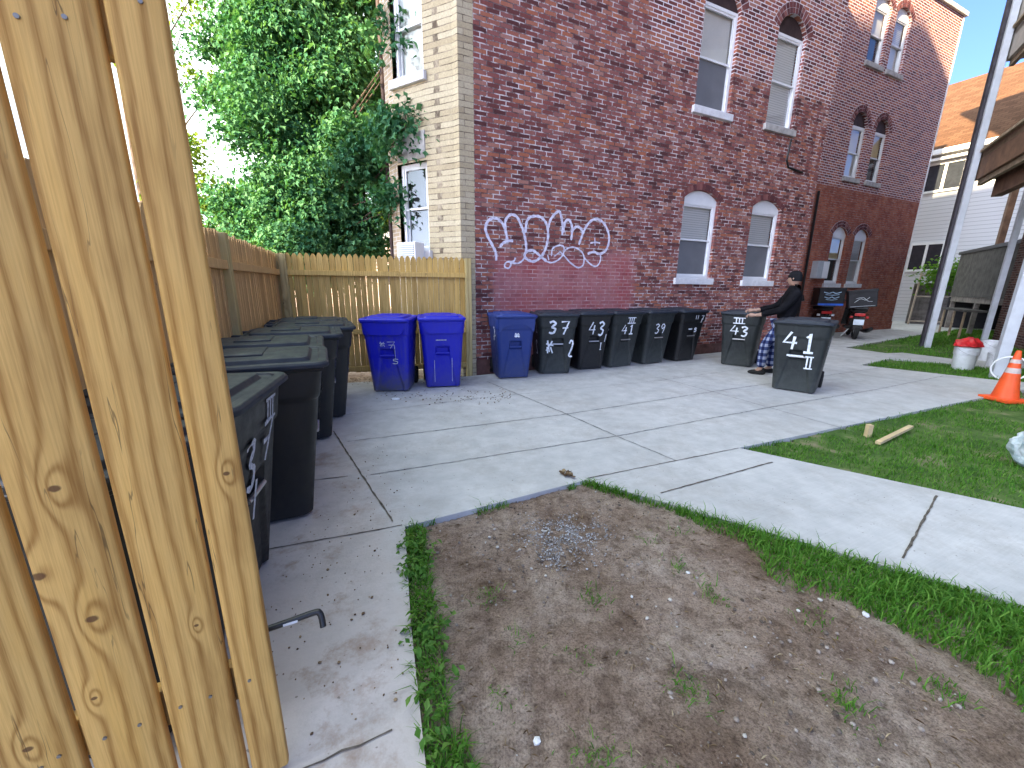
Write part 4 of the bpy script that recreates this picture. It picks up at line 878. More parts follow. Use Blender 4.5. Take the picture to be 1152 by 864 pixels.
# ============================================================ WHEELED BINS
BH = 1.075
def hw(z): return .268+(.335-.268)*(z/1.0)            # half width at height
def yfr(z): return -(.02+.13*(z/1.0))                   # front face y (0 = front foot)
def ybk(z): return .56+.07*(z/1.0)
def inset(x, z):
    """depth of the recesses pressed into the front"""
    d = 0.
    def s(v, a, b_, e=.012): return max(0, min(1, (v-a)/e, (b_-v)/e))
    d = max(d, .055*s(x, -.105, .105)*s(z, .50, .62, .01))
    wl = .115+.10*max(0, (.5-z)/.5)
    d = max(d, .022*s(x, -wl, wl, .02)*s(z, -.1, .495, .012))
    return d
def outset(z): 
    return .012*max(0, min(1, (z-.80)/.02)) 
def front(x, z, dd=0): return (x, yfr(z)-outset(z)-.004-dd, z)
def sidep(y, z, dd=0, s=1): return (s*(hw(z)+outset(z)+.004+dd), y, z)
def body_mesh():
    nz = 56; zs = [i/(nz-1)*1.0 for i in range(nz)]; vs = []; fs = []
    def ring(z):
        W_ = hw(z)+outset(z); F = yfr(z)-outset(z); K = ybk(z); r = .085; pts = []
        nf = 34
        for i in range(nf): 
            x = -(W_-r)+2*(W_-r)*i/(nf-1); pts.append((x, F+inset(x, z)+.012*(x/W_)**2))
        for c, a0 in (((W_-r, F+r), -90), ((W_-r, K-r), 0), ((-(W_-r), K-r), 90), ((-(W_-r), F+r), 180)):
            n = 5
            arc = [(c[0]+r*math.cos(math.radians(a0+90*j/n)), c[1]+r*math.sin(math.radians(a0+90*j/n))+(.012 if a0 in (-90,) and j == 0 else 0)) for j in range(n+1)]
            pts += arc[1:] if a0 == -90 else (arc[:-1] if a0 == 180 else arc)
        return pts
    for z in zs:
        zz = z+.03*(1-z) if z == 0 else z; rg = ring(z); N = len(rg)
        for i, p in enumerate(rg): 
            zb = .02+z*.98+(.02 if (z == 0 and abs(p[0]) < .08 and p[1] < 0) else 0)
            vs.append((p[0], p[1], zb))
    for i in range(nz-1):
        for j in range(N): fs.append((i*N+j, i*N+(j+1) % N, (i+1)*N+(j+1) % N, (i+1)*N+j))
    fs.append(tuple(range(N))[::-1]); return vs, fs
def bin_proto(mb, ml, arch=False):
    """local: front foot at y=0 looking -Y"""
    P_ = {}
    b = B(); b.add(*body_mesh()); b.tube([(x, y, .998) for x, y in [(-.33, -.15), (0, -.17), (.33, -.15), (.345, .2), (.345, .60), (0, .625), (-.345, .60), (-.345, .2), (-.33, -.15)]], .018, 8)
    P_['body'] = (b, mb)
    if arch:
        # moulded apron under the rim with an arch cut out of it
        b2 = B(); xs = [-.30+.6*i/24 for i in range(25)]
        top = [(x, yfr(.97)-.026, .985) for x in xs]; bot = [(x, yfr(.85)-.026-.004, .985-(.20 if abs(x) > .27 else .20-.11*math.sqrt(max(0, 1-(x/.27)**2))) if arch == 'navy' else .985-(.05+.11*min(1, (.30-abs(x))/.09))) for x in xs]
        b2.add(top+bot, [(i, i+1, 26+i, 25+i) for i in range(24)]); k = len(b2.v)
        ob = [(x, y+.03, z) for x, y, z in bot]; b2.add(bot+ob, [(i, i+1, 26+i, 25+i) for i in range(24)]); P_['apron'] = (b2, mb)
    b = B(); zl = 1.02
    def rr(x0, y0, x1, y1, r, z, n=5):
        o = []
        for cx, cy, a in ((x1-r, y0+r, -90), (x1-r, y1-r, 0), (x0+r, y1-r, 90), (x0+r, y0+r, 180)):
            o += [(cx+r*math.cos(math.radians(a+90*j/n)), cy+r*math.sin(math.radians(a+90*j/n)), z) for j in range(n+1)]
        return o
    rings = [rr(-.352, -.185, .352, .62, .07, zl-.018), rr(-.362, -.20, .362, .625, .075, zl-.012), rr(-.362, -.20, .362, .625, .075, zl+.008), rr(-.350, -.188, .350, .62, .07, zl+.022),
             rr(-.315, -.15, .315, .60, .06, zl+.024), rr(-.305, -.14, .305, .595, .055, zl+.012), rr(-.27, -.10, .27, .57, .05, zl+.014), rr(-.255, -.085, .255, .56, .05, zl+.040), rr(-.10, .05, .10, .45, .04, zl+.052)]
    N = len(rings[0]); vs = [p for r_ in rings for p in r_]; fs = [(i*N+j, i*N+(j+1) % N, (i+1)*N+(j+1) % N, (i+1)*N+j) for i in range(len(rings)-1) for j in range(N)]
    fs.append(tuple((len(rings)-1)*N+j for j in range(N))); fs.append(tuple(range(N))[::-1]); b.add(vs, fs)
    b.box((-.16, .16, zl+.040), (.16, .40, zl+.058), .006); b.box((-.20, .62, zl-.015), (-.14, .70, zl+.02), .005); b.box((.14, .62, zl-.015), (.20, .70, zl+.02), .005)
    P_['lid'] = (b, ml)
    b = B(); b.tube([(-.30, .62, .97), (-.30, .70, 1.01), (.30, .70, 1.01), (.30, .62, .97)], .017, 10); P_['handle'] = (b, ml)
    b = B(); b.tube([(-.103, yfr(.53)+.0, .535), (.103, yfr(.53)+.0, .535)], .012, 10); P_['catch_bar'] = (b, M['steel'])
    b = B(); b.tube([(-.27, .61, .13), (.27, .61, .13)], .012, 8); P_['axle'] = (b, M['steel'])
    wheels = []
    for s in (-1, 1):
        c = (s*.275, .61, .13); b = B(); b.lathe([(.075, -.028), (.122, -.028), (.13, -.018), (.13, .018), (.122, .028), (.075, .028)], c, 28, 'X')
        h = B(); h.lathe([(.0, -.03), (.025, -.03), (.03, -.012), (.07, -.012), (.076, -.02), (.076, .02), (.07, .012), (.03, .012), (.025, .03), (0, .03)], c, 20, 'X')
        for k in range(5):
            a = 2*math.pi*k/5; h.box((c[0]-.018, -.008, .02), (c[0]+.018, .008, .078)); h.xf(Matrix.Translation((0, c[1], c[2])) @ Matrix.Rotation(a, 4, 'X'), len(h.v)-8)
        wheels.append((b, h))
    P_['wheels'] = wheels; return P_
PROTO = {}
for kind, mb, ml, ar in (('black', 'bin_black', 'lid_black', False), ('grey', 'bin_grey', 'lid_black', False), ('blue', 'bin_blue', 'bin_blue', 'blue'), ('navy', 'bin_navy', 'bin_navy', 'navy')):
    P_ = bin_proto(M[mb], M[ml], ar); t = thing('wheeled_bin', 'x', 'bin')
    for k in ('body', 'apron', 'lid', 'handle', 'catch_bar', 'axle'):
        if k in P_: 
            o = P_[k][0].obj(k, P_[k][1] if k != 'catch_bar' or kind in ('grey', 'black') else P_['body'][1], t, smooth=35)
            if k == 'lid' and kind != 'blue':
                bv = o.modifiers.new('b', 'BEVEL'); bv.width = .003; bv.segments = 1; bv.limit_method = 'ANGLE'
    for b, h in P_['wheels']:
        wo = b.obj('wheel', M['rubber'], t, smooth=35); h.obj('hub', M['rubber'], wo, smooth=35)
    PROTO[kind] = [t, False]
def wbin(kind, label, x, y, fx, fy, marks=(), group='wheeled bins in the yard', sc=(1, 1, 1), side=(), pen_mat='spray', sink=0.):
    t, used = PROTO[kind]
    if used: t = copy_tree(t)
    else: PROTO[kind][1] = True
    kids_marks = [c for c in t.children if c.name.startswith('painted_marks')]
    for c in kids_marks: bpy.data.objects.remove(c)
    t.location = (x, y, sink); t.rotation_euler = (0, 0, face_rot(fx, fy)); t.scale = sc
    tag(t, label, 'bin', group)
    if marks or side:
        b = B()
        for k, (ch, mx, mz, w_, h, pen) in enumerate(marks): glyph(b, ch, mx, mz, w_, h, pen, front, k)
        if marks: b.obj('painted_marks', M[pen_mat], t, fix=False)
        b = B()
        for k, (ch, my, mz, w_, h, pen, s) in enumerate(side): glyph(b, ch, my, mz, w_, h, pen, lambda a, z, dd, s=s: sidep(a, z, dd, s), k)
        if side: b.obj('painted_marks', M[pen_mat], t, fix=False)
    return t
FD = (.9055, .4243)
# row along the left fence, near to far
GL = 'black bins lined up along the left fence'
wbin('black', 'small black bin nearest the gate, mostly hidden by its boards', -1.13, 1.12, .99, -.05, group=GL, sc=(.66, .70, .98))
PROTO['black'][0].scale = PROTO['black'][0].scale
wbin('black', 'black bin with III and 37 painted white, beside the gate', -1.29, 1.70, .97, .24, [('H3', .06, .86, .13, .10, .014), ('3', -.16, .60, .13, .22, .022), ('7', .02, .66, .14, .20, .022), ('/', -.1, .44, .08, .18, .022)], GL, pen_mat='faded')
wbin('black', 'black bin with scribbled 39, third along the left fence', -1.43, 2.60, *FD, [('3', -.20, .68, .12, .20, .022), ('9', -.04, .68, .13, .20, .022), ('/', -.19, .40, .08, .22, .02), ('|', .13, .4, .06, .3, .018)], GL, pen_mat='faded')
wbin('black', 'black bin with flat dusty lid, fourth along the left fence', -1.74, 3.22, *FD, [('|', -.1, .6, .08, .2, .02)], GL)
wbin('black', 'clean sided black bin, fifth along the left fence', -1.90, 3.96, *FD, [('4', -.15, .66, .13, .2, .02), ('3', .05, .66, .13, .2, .02)], GL)
wbin('black', 'black bin with white scrawl on its front, second from the back fence', -2.03, 4.62, *FD, [('S', -.15, .7, .14, .2, .022), ('#', -.14, .42, .2, .24, .018), ('7', .05, .7, .13, .2, .022)], GL, pen_mat='faded')
wbin('black', 'black bin farthest along the left fence, in its back corner', -2.32, 5.18, *FD, [('4', -.05, .66, .13, .2, .02)], GL)
M['bin_scuffed'] = plastic('scuffed_blue_plastic', (.006, .010, .46), .95, (.10, .10, .12))
# bright blue pair
GB = 'bright blue bins in front of the picket fence'
wbin('blue', 'bright blue bin with grey scuffed foot, left one of the pair', -1.72, 5.52, .06, -1, [('#', -.10, .66, .09, .07, .008), ('7', .0, .64, .14, .09, .008), ('|', .1, .5, .04, .18, .006), ('S', .06, .42, .12, .07, .008)], GB, pen_mat='faded', sc=(.93, .93, 1))
LB = PROTO['blue'][0]
wbin('blue', 'bright blue bin with clean foot, right one of the pair', -1.02, 5.80, .22, -.97, [('-', -.10, .715, .16, .02, .012), ('|', -.14, .1, .02, .33, .006), ('|', .13, .1, .02, .36, .006)], GB, side=[('1', .1, .66, .07, .12, .012, -1), ('1', .2, .66, .07, .12, .012, -1), ('9', .3, .66, .07, .12, .012, -1)], pen_mat='faded', sc=(.93, .93, 1))
for ch in LB.children:
    if ch.name.startswith('body'): ch.data = ch.data.copy(); ch.data.materials[0] = M['bin_scuffed']
# row along the brick wall
GW = 'bins lined up along the brick wall'
wbin('navy', 'faded navy blue bin with arched apron, at the cream corner', .03, 6.45, .25, -.97, [('#', -.03, .69, .09, .07, .016), ('-', -.03, .70, .09, .02, .02)], GW, side=[('3', .03, .70, .09, .14, .02, -1), ('#', .09, .62, .09, .09, .018, -1)], sc=(.95, .95, 1))
wbin('grey', 'charcoal bin with 37 and a star scribble painted white', .74, 6.83, .15, -.99, [('3', -.17, .72, .15, .20, .026), ('7', .03, .70, .16, .22, .026), ('#', -.20, .38, .14, .22, .022), ('2', .20, .32, .09, .28, .020)], GW, side=[('1', .02, .72, .1, .16, .02, -1), ('2', .04, .36, .12, .22, .022, -1)])
wbin('black', 'slim black bin with 43 painted white, between two charcoal bins', 1.43, 7.24, .30, -.95, [('4', -.14, .66, .15, .22, .024), ('3', .05, .64, .14, .24, .024), ('I', .12, .38, .06, .12, .014), ('/', .21, .52, .04, .14, .012)], GW, sc=(.93, .97, 1))
wbin('grey', 'charcoal bin with III above 41 painted white', 2.06, 7.52, .42, -.91, [('H3', -.03, .84, .18, .10, .016), ('4', -.13, .64, .13, .17, .022), ('1', .02, .64, .12, .17, .024)], GW, side=[('1', -.02, .72, .14, .20, .03, -1)])
wbin('grey', 'charcoal bin with thin 39, fifth along the brick wall', 2.80, 7.88, .42, -.91, [('3', -.14, .62, .12, .18, .014), ('9', .0, .62, .12, .18, .014)], GW)
wbin('black', 'black bin with II and small marks, right end of wall row', 3.58, 8.24, .42, -.91, [('|', .0, .87, .04, .08, .014), ('|', .05, .87, .04, .08, .014), ('7', .15, .80, .08, .14, .014), ('-', -.12, .66, .10, .03, .02), ('S', .02, .62, .1, .07, .016)], GW)
wbin('grey', 'charcoal bin with III above 43, held by the person', 4.37, 7.74, -.60, -.80, [('H3', -.12, .84, .20, .10, .018), ('4', -.16, .62, .16, .18, .022), ('3', .02, .60, .13, .18, .022)], 'single bins out on the concrete')
wbin('grey', 'charcoal bin with large white 41 standing alone in the alley', 4.17, 5.80, -.66, -.75, [('4', -.20, .64, .19, .25, .030), ('1', .03, .61, .16, .27, .032), ('-', -.13, .535, .20, .03, .022), ('H2', .09, .38, .11, .17, .018)], 'single bins out on the concrete', side=[('4', .05, .6, .14, .25, .02, 1), ('|', .12, .35, .05, .5, .016, 1)])

# ============================================================ PERSON
def skin(name, V, E, Rr, mat, parent=None, root=0, sub=2, smooth=True):
    me = bpy.data.meshes.new(name); me.from_pydata([tuple(v) for v in V], E, []); o = link(name, me, mat, parent)
    md = o.modifiers.new('skin', 'SKIN'); md.use_smooth_shade = True
    for i, r_ in enumerate(Rr):
        sv = me.skin_vertices[0].data[i]; sv.radius = r_ if isinstance(r_, tuple) else (r_, r_); sv.use_root = (i == root)
    s = o.modifiers.new('sub', 'SUBSURF'); s.levels = sub; s.render_levels = sub; return o
M['skin'] = plain('skin', (.36, .22, .16), .55, var=.06)
M['hoodie'] = plain('black_hoodie_cloth', (.008, .008, .010), .9, .1, var=.3, sc=14, bump=.3); M['hat'] = plain('black_knit_cap', (.012, .012, .014), .9, .1)
def plaid():
    g = G('navy_plaid_cloth', .9, .1); x, y, z = g.xyz(g.coord())
    fx = g.math('FRACT', g.math('MULTIPLY', g.math('ADD', x, y), 10.)); fz = g.math('FRACT', g.math('MULTIPLY', z, 9.))
    a = g.rng(fx, .5, .55); c = g.rng(fz, .5, .55); s = g.math('MULTIPLY', g.math('ADD', a, c), .5)
    b = g.ramp(s, [(0, (.012, .016, .06)), (.5, (.05, .07, .17)), (1, (.34, .37, .48))]); g.col(b); return g.m
M['plaid'] = plaid()
# person local: faces -Y, stands at the origin
pe = thing('person', 'person in black hoodie and plaid trousers seen from behind, gripping a bin', 'person', (4.60, 7.05, 0), face_rot(-.906, .423))
lh = (-.10, 0, .93); rh = (.10, 0, .93)
V = [(0, 0, .98), (0, .005, 1.12), (0, -.01, 1.28), (0, -.02, 1.42), (0, -.035, 1.50), (0, -.05, 1.56),            # 0 pelvis ..5 neck top
     (-.18, -.01, 1.41), (-.25, -.14, 1.17), (-.14, -.30, 1.11), (-.11, -.37, 1.10),                           # 6-9 arm reaching
     (.18, -.01, 1.41), (.235, -.10, 1.15), (.16, -.30, 1.04), (.15, -.37, 1.03),                               # 10-13 other arm
     (-.10, 0, .90), (-.12, -.02, .50), (-.12, .02, .10), (-.12, -.05, .05), (-.12, -.15, .03),               # 14-18
     (.10, 0, .90), (.13, -.16, .52), (.14, -.16, .11), (.14, -.22, .05), (.14, -.32, .03)]                  # 19-23
E = [(0,1),(1,2),(2,3),(3,4),(4,5),(3,6),(6,7),(7,8),(8,9),(3,10),(10,11),(11,12),(12,13),(0,14),(14,15),(15,16),(16,17),(17,18),(0,19),(19,20),(20,21),(21,22),(22,23)]
Rr = [.13, .12, .13, .12, .055, .05, .06, .045, .033, .03, .06, .045, .033, .03, .085, .058, .042, .04, .03, .085, .058, .042, .04, .03]
def lean(v): return (v[0], v[1]+.19*max(0, v[2]-.5), v[2])
V = [v if i in (8, 9, 12, 13) else lean(v) for i, v in enumerate(V)]
skin('body', V, E, Rr, M['skin'], pe)
# head with face
def head(parent):
    b = B(); bm = bmesh.new(); bmesh.ops.create_uvsphere(bm, u_segments=28, v_segments=20, radius=1); bm.verts.index_update(); vs = []
    for q in bm.verts:
        x, y, z = q.co; r_ = 1.0
        X = x*.076*(1-.22*max(0, -z)**1.5); Y = y*.095*(1-.1*max(0, -z)); Z = z*.118
        if y < -.2: Y -= .012*math.exp(-((x)**2)/.02-((z+.08)**2)/.05)*1.6; Y += .008*math.exp(-((abs(x)-.38)**2)/.02-((z-.1)**2)/.01)
        if y < -.5 and z < -.3: Y -= .006
        vs.append((X, Y-.045-.03, Z+1.645))
    b.add(vs, [[v.index for v in f.verts] for f in bm.faces]); bm.free()
    for s in (-1, 1): b.tube([(s*.074, -.06, 1.62), (s*.082, -.055, 1.65), (s*.076, -.06, 1.67)], [.006, .014, .008], 8)
    return b.obj('head', M['skin'], parent, smooth=60)
hd = head(pe); hd.location = (0, .21, 0); hd.rotation_euler = (0, 0, -.55)
b = B()
for s in (-1, 1): b.lathe([(0, -.006), (.009, -.003), (.010, 0)], (s*.029, -.166, 1.655), 10, 'Y')
b.tube([(-.022, -.166, 1.59), (0, -.171, 1.588), (.022, -.166, 1.59)], .004, 6); o = b.obj('face_features', M['hat'], hd)
b = B(); prof = [(.0, 1.785), (.04, 1.78), (.075, 1.755), (.094, 1.71), (.10, 1.67), (.098, 1.645)]; b.lathe(prof, (0, 0, 0), 24); 
for i, v in enumerate(b.v): b.v[i] = (v[0]*.9, v[1]*1.08-.068, v[2]+(.02 if v[1] < 0 else -.035)*(1 if v[2] < 1.7 else 0))
b.obj('knit_cap', M['hat'], hd, smooth=50)
Vh = [(0, 0, .92), (0, .01, 1.10), (0, 0, 1.28), (0, -.01, 1.42), (0, -.02, 1.50), (-.19, -.01, 1.41), (-.25, -.14, 1.17), (-.145, -.30, 1.11), (.19, -.01, 1.41), (.245, -.10, 1.15), (.16, -.29, 1.04), (0, .06, 1.48)]; Vh = [v if i in (7, 10) else lean(v) for i, v in enumerate(Vh)]
skin('hoodie', Vh, [(0,1),(1,2),(2,3),(3,4),(3,5),(5,6),(6,7),(3,8),(8,9),(9,10),(4,11)], [(.20,.15), (.19,.15), (.20,.15), (.17,.13), .085, .085, .068, .050, .085, .068, .050, .08], M['hoodie'], pe)
Vp = [lean(v) for v in [(0, 0, .99), (-.10, 0, .88), (-.125, -.02, .50), (-.12, .02, .10), (.10, 0, .88), (.135, -.16, .52), (.14, -.16, .11)]]
skin('trousers', Vp, [(0,1),(1,2),(2,3),(0,4),(4,5),(5,6)], [(.16,.13), .115, .085, .075, .115, .085, .075], M['plaid'], pe)
for x, y in ((-.12, .03), (.14, -.15)):
    b = B(); bm = bmesh.new(); bmesh.ops.create_uvsphere(bm, u_segments=16, v_segments=10, radius=1); bm.verts.index_update()
    b.add([(x+q.co.x*.05, y-.06+q.co.y*.14, max(.0, .035+q.co.z*(.05 if q.co.y < 0 else .06))) for q in bm.verts], [[v.index for v in f.verts] for f in bm.faces]); bm.free(); b.obj('shoe', M['rubber'], pe, smooth=60)
def hand(px, py, pz, s, parent):
    b = B(); b.tube([(px, py+.03, pz), (px, py-.02, pz+.002), (px, py-.06, pz)], [.026, .036, .034], 10)
    for k, l in enumerate((.058, .068, .064, .05)):
        fx = px+(-.027+.018*k); b.tube([(fx, py-.055, pz+.005), (fx, py-.055-l*.5, pz+.004), (fx, py-.055-l*.75, pz-.018), (fx, py-.055-l*.6, pz-.04)], [.0095, .009, .008, .006], 7)
    b.tube([(px-s*.03, py-.0, pz), (px-s*.055, py-.03, pz-.012), (px-s*.045, py-.065, pz-.025)], [.013, .011, .008], 7); return b.obj('hand', M['skin'], parent, smooth=60)
hand(-.11, -.39, 1.10, -1, pe); hand(.15, -.39, 1.03, 1, pe)

# ============================================================ DELIVERY SCOOTERS
M['scoot'] = plain('glossy_black_panels', (.012, .012, .014), .25, .5, var=.1); M['red_lens'] = plain('red_lens', (.45, .02, .02), .2, .5); M['clear_lens'] = plain('clear_lens', (.6, .62, .66), .15, .5)
M['box_black'] = plain('black_box_fabric', (.02, .02, .024), .6, var=.2); M['box_blue'] = plain('blue_box_trim', (.03, .12, .55), .5); M['logo'] = plain('pale_blue_logo_print', (.35, .50, .66), .6)
M['plate'] = plain('pale_number_plate', (.62, .70, .78), .4); M['chrome'] = plain('chrome', (.6, .6, .6), .2, .5, metal=1)
def scooter(label, x, y, fx, fy, blue, s=1.0):
    """local: rear faces -Y (towards the viewer), length along +Y"""
    t = thing('delivery_scooter', label, 'scooter', (x, y, 0), face_rot(fx, fy), 'scooters parked beside the brick wing'); t.scale = (s, s, s)
    for yy, r_, wd in ((0, .235, .06), (1.28, .235, .05)):
        b = B(); b.lathe([(.15, -wd*.8), (.2, -wd), (.235, -wd*.5), (.24, 0), (.235, wd*.5), (.2, wd), (.15, wd*.8)], (0, yy, .24), 28, 'X'); wo = b.obj('wheel', M['rubber'], t, smooth=40)
        b = B(); b.lathe([(0, -.05), (.05, -.05), (.06, -.02), (.15, -.03), (.155, 0), (.15, .03), (.06, .02), (.05, .05), (0, .05)], (0, yy, .24), 20, 'X'); b.obj('rim', M['steel'], wo, smooth=40)
    b = B(); b.tube([(0, -.16, .72), (0, -.02, .70), (0, .25, .62), (0, .45, .48), (0, .62, .32), (0, .95, .30), (0, 1.02, .55), (0, 1.05, .95)], [.06, .14, .17, .16, .14, .15, .15, .09], 14); b.obj('body', M['scoot'], t, smooth=50)
    b = B(); b.box((-.22, .5, .27), (.22, .95, .33), .02); b.obj('floorboard', M['scoot'], t)
    b = B(); b.prism([(-.26, .35), (.26, .35), (.20, 1.0), (-.20, 1.0)], .98, 1.06, 'Y'); b.obj('leg_shield', M['scoot'], t)
    b = B(); b.box((-.15, -.22, .76), (.15, .52, .86), .04); b.obj('seat', M['rubber'], t, smooth=50)
    b = B(); b.tube([(-.36, 1.0, 1.08), (-.2, 1.07, 1.05), (.2, 1.07, 1.05), (.36, 1.0, 1.08)], .022, 8); b.obj('handlebar', M['black_metal'], t, smooth=40)
    b = B(); b.tube([(0, 1.28, .24), (0, 1.10, .70)], .035, 8); b.obj('fork', M['black_metal'], t); b = B(); b.box((-.05, 1.06, .5), (.05, 1.52, .52), .008); b.obj('front_fender', M['scoot'], t)
    for sx in (-1, 1):
        b = B(); b.tube([(sx*.28, 1.03, 1.08), (sx*.34, 1.02, 1.24)], .008, 6); b.box((sx*.34-.06, 1.0, 1.22), (sx*.34+.06, 1.02, 1.31), .008); b.obj('mirror', M['black_metal'], t)
        b = B(); b.box((sx*.17-.035, -.17, .60), (sx*.17+.035, -.12, .66), .01); b.obj('turn_signal', M['clear_lens'] if blue else M['red_lens'], t)
    b = B(); b.box((-.12, -.225, .66), (.12, -.16, .74), .015); b.obj('tail_light', M['red_lens'], t)
    b = B(); b.prism([(-.09, .30), (.09, .30), (.12, .62), (-.12, .62)], -.21, -.17, 'Y'); b.obj('rear_fender', M['scoot'], t)
    b = B(); b.box((-.115, -.232, .42), (.115, -.224, .57), .003); b.obj('number_plate', M['plate'], t)
    b = B(); b.tube([(.15, .35, .24), (.19, .1, .24), (.24, -.1, .27), (.28, -.32, .34)], [.03, .045, .06, .05], 10); b.obj('exhaust', M['black_metal'], t, smooth=40)
    b = B(); b.tube([(-.1, .55, .25), (-.25, .5, .02)], .012, 6); b.obj('kickstand', M['steel'], t)
    b = B(); b.box((-.14, -.32, .86), (.14, .12, .90)); b.obj('rack', M['black_metal'], t)
    # the box rests on the rack: a thing of its own
    bx = thing('delivery_box', 'black delivery box with blue trim strapped on the left scooter' if blue else 'black delivery box with faint logo tilted on the right scooter', 'delivery box', (x, y, .90*s), face_rot(fx, fy), 'delivery boxes on the scooters'); bx.scale = (s, s, s)
    if not blue: bx.rotation_euler[1] = math.radians(-7)
    b = B(); b.box((-.30, -.36, .0), (.30, .20, .46), .015); b.obj('box_body', M['box_black'], bx)
    b = B(); b.box((-.31, -.37, .405), (.31, .21, .48), .01); b.obj('box_lid', M['box_black'], bx)
    b = B()
    if blue:
        b.box((-.29, -.366, .0), (.29, -.3605, .055)); o = b.obj('blue_trim', M['box_blue'], bx); b = B()
        for zz, ww in ((.33, .20), (.20, .17)):
            ribbon(b, [(-ww, zz+.03), (-ww*.4, zz), (0, zz+.03), (ww*.4, zz), (ww, zz+.04)], .022, lambda a, z, dd: (a, -.364-dd, z)); ribbon(b, [(-ww*.8, zz-.035), (0, zz-.05), (ww*.8, zz-.03)], .014, lambda a, z, dd: (a, -.366-dd, z))
    else:
        ribbon(b, [(-.18, .15), (-.05, .24), (.05, .2), (.14, .27)], .012, lambda a, z, dd: (a, -.363-dd, z)); ribbon(b, [(-.15, .25), (0, .27), (.1, .17), (.2, .15)], .010, lambda a, z, dd: (a, -.366-dd, z)); ribbon(b, [(-.26, .04), (.26, .04)], .012, lambda a, z, dd: (a, -.363-dd, z), smooth=False)
    b.obj('logo_print', M['logo'] if blue else M['grey_metal'], bx, fix=False); return t
scooter('black delivery scooter at the right, pale number plate facing the alley', 10.40, 12.25, -.55, -.85, False, 1.07)
scooter('black delivery scooter parked against the brick wing wall', 9.80, 12.85, -.35, -.95, True, 1.1)

# ============================================================ SMALL THINGS
M['orange'] = plain('orange_cone_plastic', (.82, .10, .02), .5, .4, var=.08, sc=8); M['conewhite'] = plain('worn_reflective_band', (.55, .45, .42), .5, var=.12, sc=20)
cn = thing('traffic_cone', 'orange traffic cone with worn pale bands at the lawn corner', 'traffic cone', (6.98, 5.50, 0)); cn.scale = (.94, .94, .96)
b = B(); b.box((-.19, -.19, -.02), (.19, .19, .03), .012); b.obj('base', M['orange'], cn)
def cr_(z): return .145-.118*(z-.03)/.69
b = B(); b.lathe([(cr_(.03), .03), (cr_(.38), .38), (cr_(.385), .385), (cr_(.72), .72), (.018, .725), (.018, .70)], n=32); b.obj('cone_body', M['orange'], cn, smooth=40)
for a, c in ((.40, .475), (.545, .60)):
    b = B(); b.lathe([(cr_(a)+.0015, a), (cr_(c)+.0015, c)], n=32); b.obj('reflective_band', M['conewhite'], cn, smooth=40)
M['bucketw'] = plain('white_bucket_plastic', (.68, .70, .73), .45, .4, var=.08, sc=12); M['redbag'] = plain('red_plastic', (.55, .02, .025), .4, .4, var=.2, sc=9); M['yellow'] = plain('yellow_plastic', (.75, .42, .03), .5)
def bucket(label, x, y, tilt=0, full=None, rings=5):
    t = thing('bucket', label, 'bucket', (x, y, -.03), 0, 'white buckets by the verge'); t.rotation_euler = (0, math.radians(tilt), 0)
    b = B(); pr = [(.0, 0), (.128, 0), (.132, .01)]
    for k in range(rings): 
        z = .25+.11*k/rings; r_ = .132+.02*z/.37; pr += [(r_, z), (r_+.01, z+.004), (r_+.01, z+.012), (r_, z+.016)]
    pr += [(.155, .37), (.158, .375), (.150, .375), (.128, .02), (0, .02)]; b.lathe(pr, n=30); b.obj('bucket_body', M['bucketw'], t, smooth=35)
    b = B(); b.tube([(.162*math.cos(a), -.05*math.sin(a)-.10*math.sin(a), .35-.10*math.sin(a)) for a in np.linspace(0, math.pi, 14)], .0035, 6); b.obj('bucket_handle', M['steel'], t); return t
for k, (x, y, lb) in enumerate([(8.88, 7.80, 'white bucket heaped with red plastic, left one on the verge')]):
    t = bucket(lb, x, y); t.scale = (1.15, 1.15, 1.2)
b = B(); bm = bmesh.new(); bmesh.ops.create_icosphere(bm, subdivisions=3, radius=1); bm.verts.index_update()
from mathutils import noise as NZ
b.add([(q.co.x*.21*(1+.3*NZ.noise(q.co*2.2)), q.co.y*.19*(1+.3*NZ.noise(q.co*2.5+Vector((3, 0, 0)))), max(-.02, q.co.z)*.15*(1+.5*NZ.noise(q.co*3))) for q in bm.verts], [[v.index for v in f.verts] for f in bm.faces]); bm.free()
o = b.obj('red_bag', M['redbag']); o.location = (8.88, 7.80, .44); tag(o, 'crumpled red plastic bag heaped on the left white bucket', 'bag')
bucket('white bucket standing further back, beside the brick pier', 10.45, 8.72).scale = (1.2, 1.2, 1.25)
bucket('white bucket half hidden behind the orange cone', 9.75, 8.0, 0).scale = (.9, .9, .8)
b = B(); b.tube([(.0, 0, 0), (.08, .02, .05), (.16, 0, .03)], [.05, .06, .04], 8); b.tube([(.05, .05, .02), (.0, .1, .1)], .03, 6); o = b.obj('yellow_tool', M['yellow'], smooth=60); o.location = (9.25, 7.45, .02); tag(o, 'small yellow plastic tool lying between the white buckets', 'tool')
b = B(); b.tube([(.21*math.cos(a), .0, .21*math.sin(a)) for a in np.linspace(0, 2*math.pi, 30)], .014, 8); o = b.obj('white_ring', M['white'], smooth=60); o.location = (8.50, 6.75, .20); o.rotation_euler = (math.radians(8), 0, math.radians(-45)); tag(o, 'white plastic ring leaning behind the orange cone', 'ring')
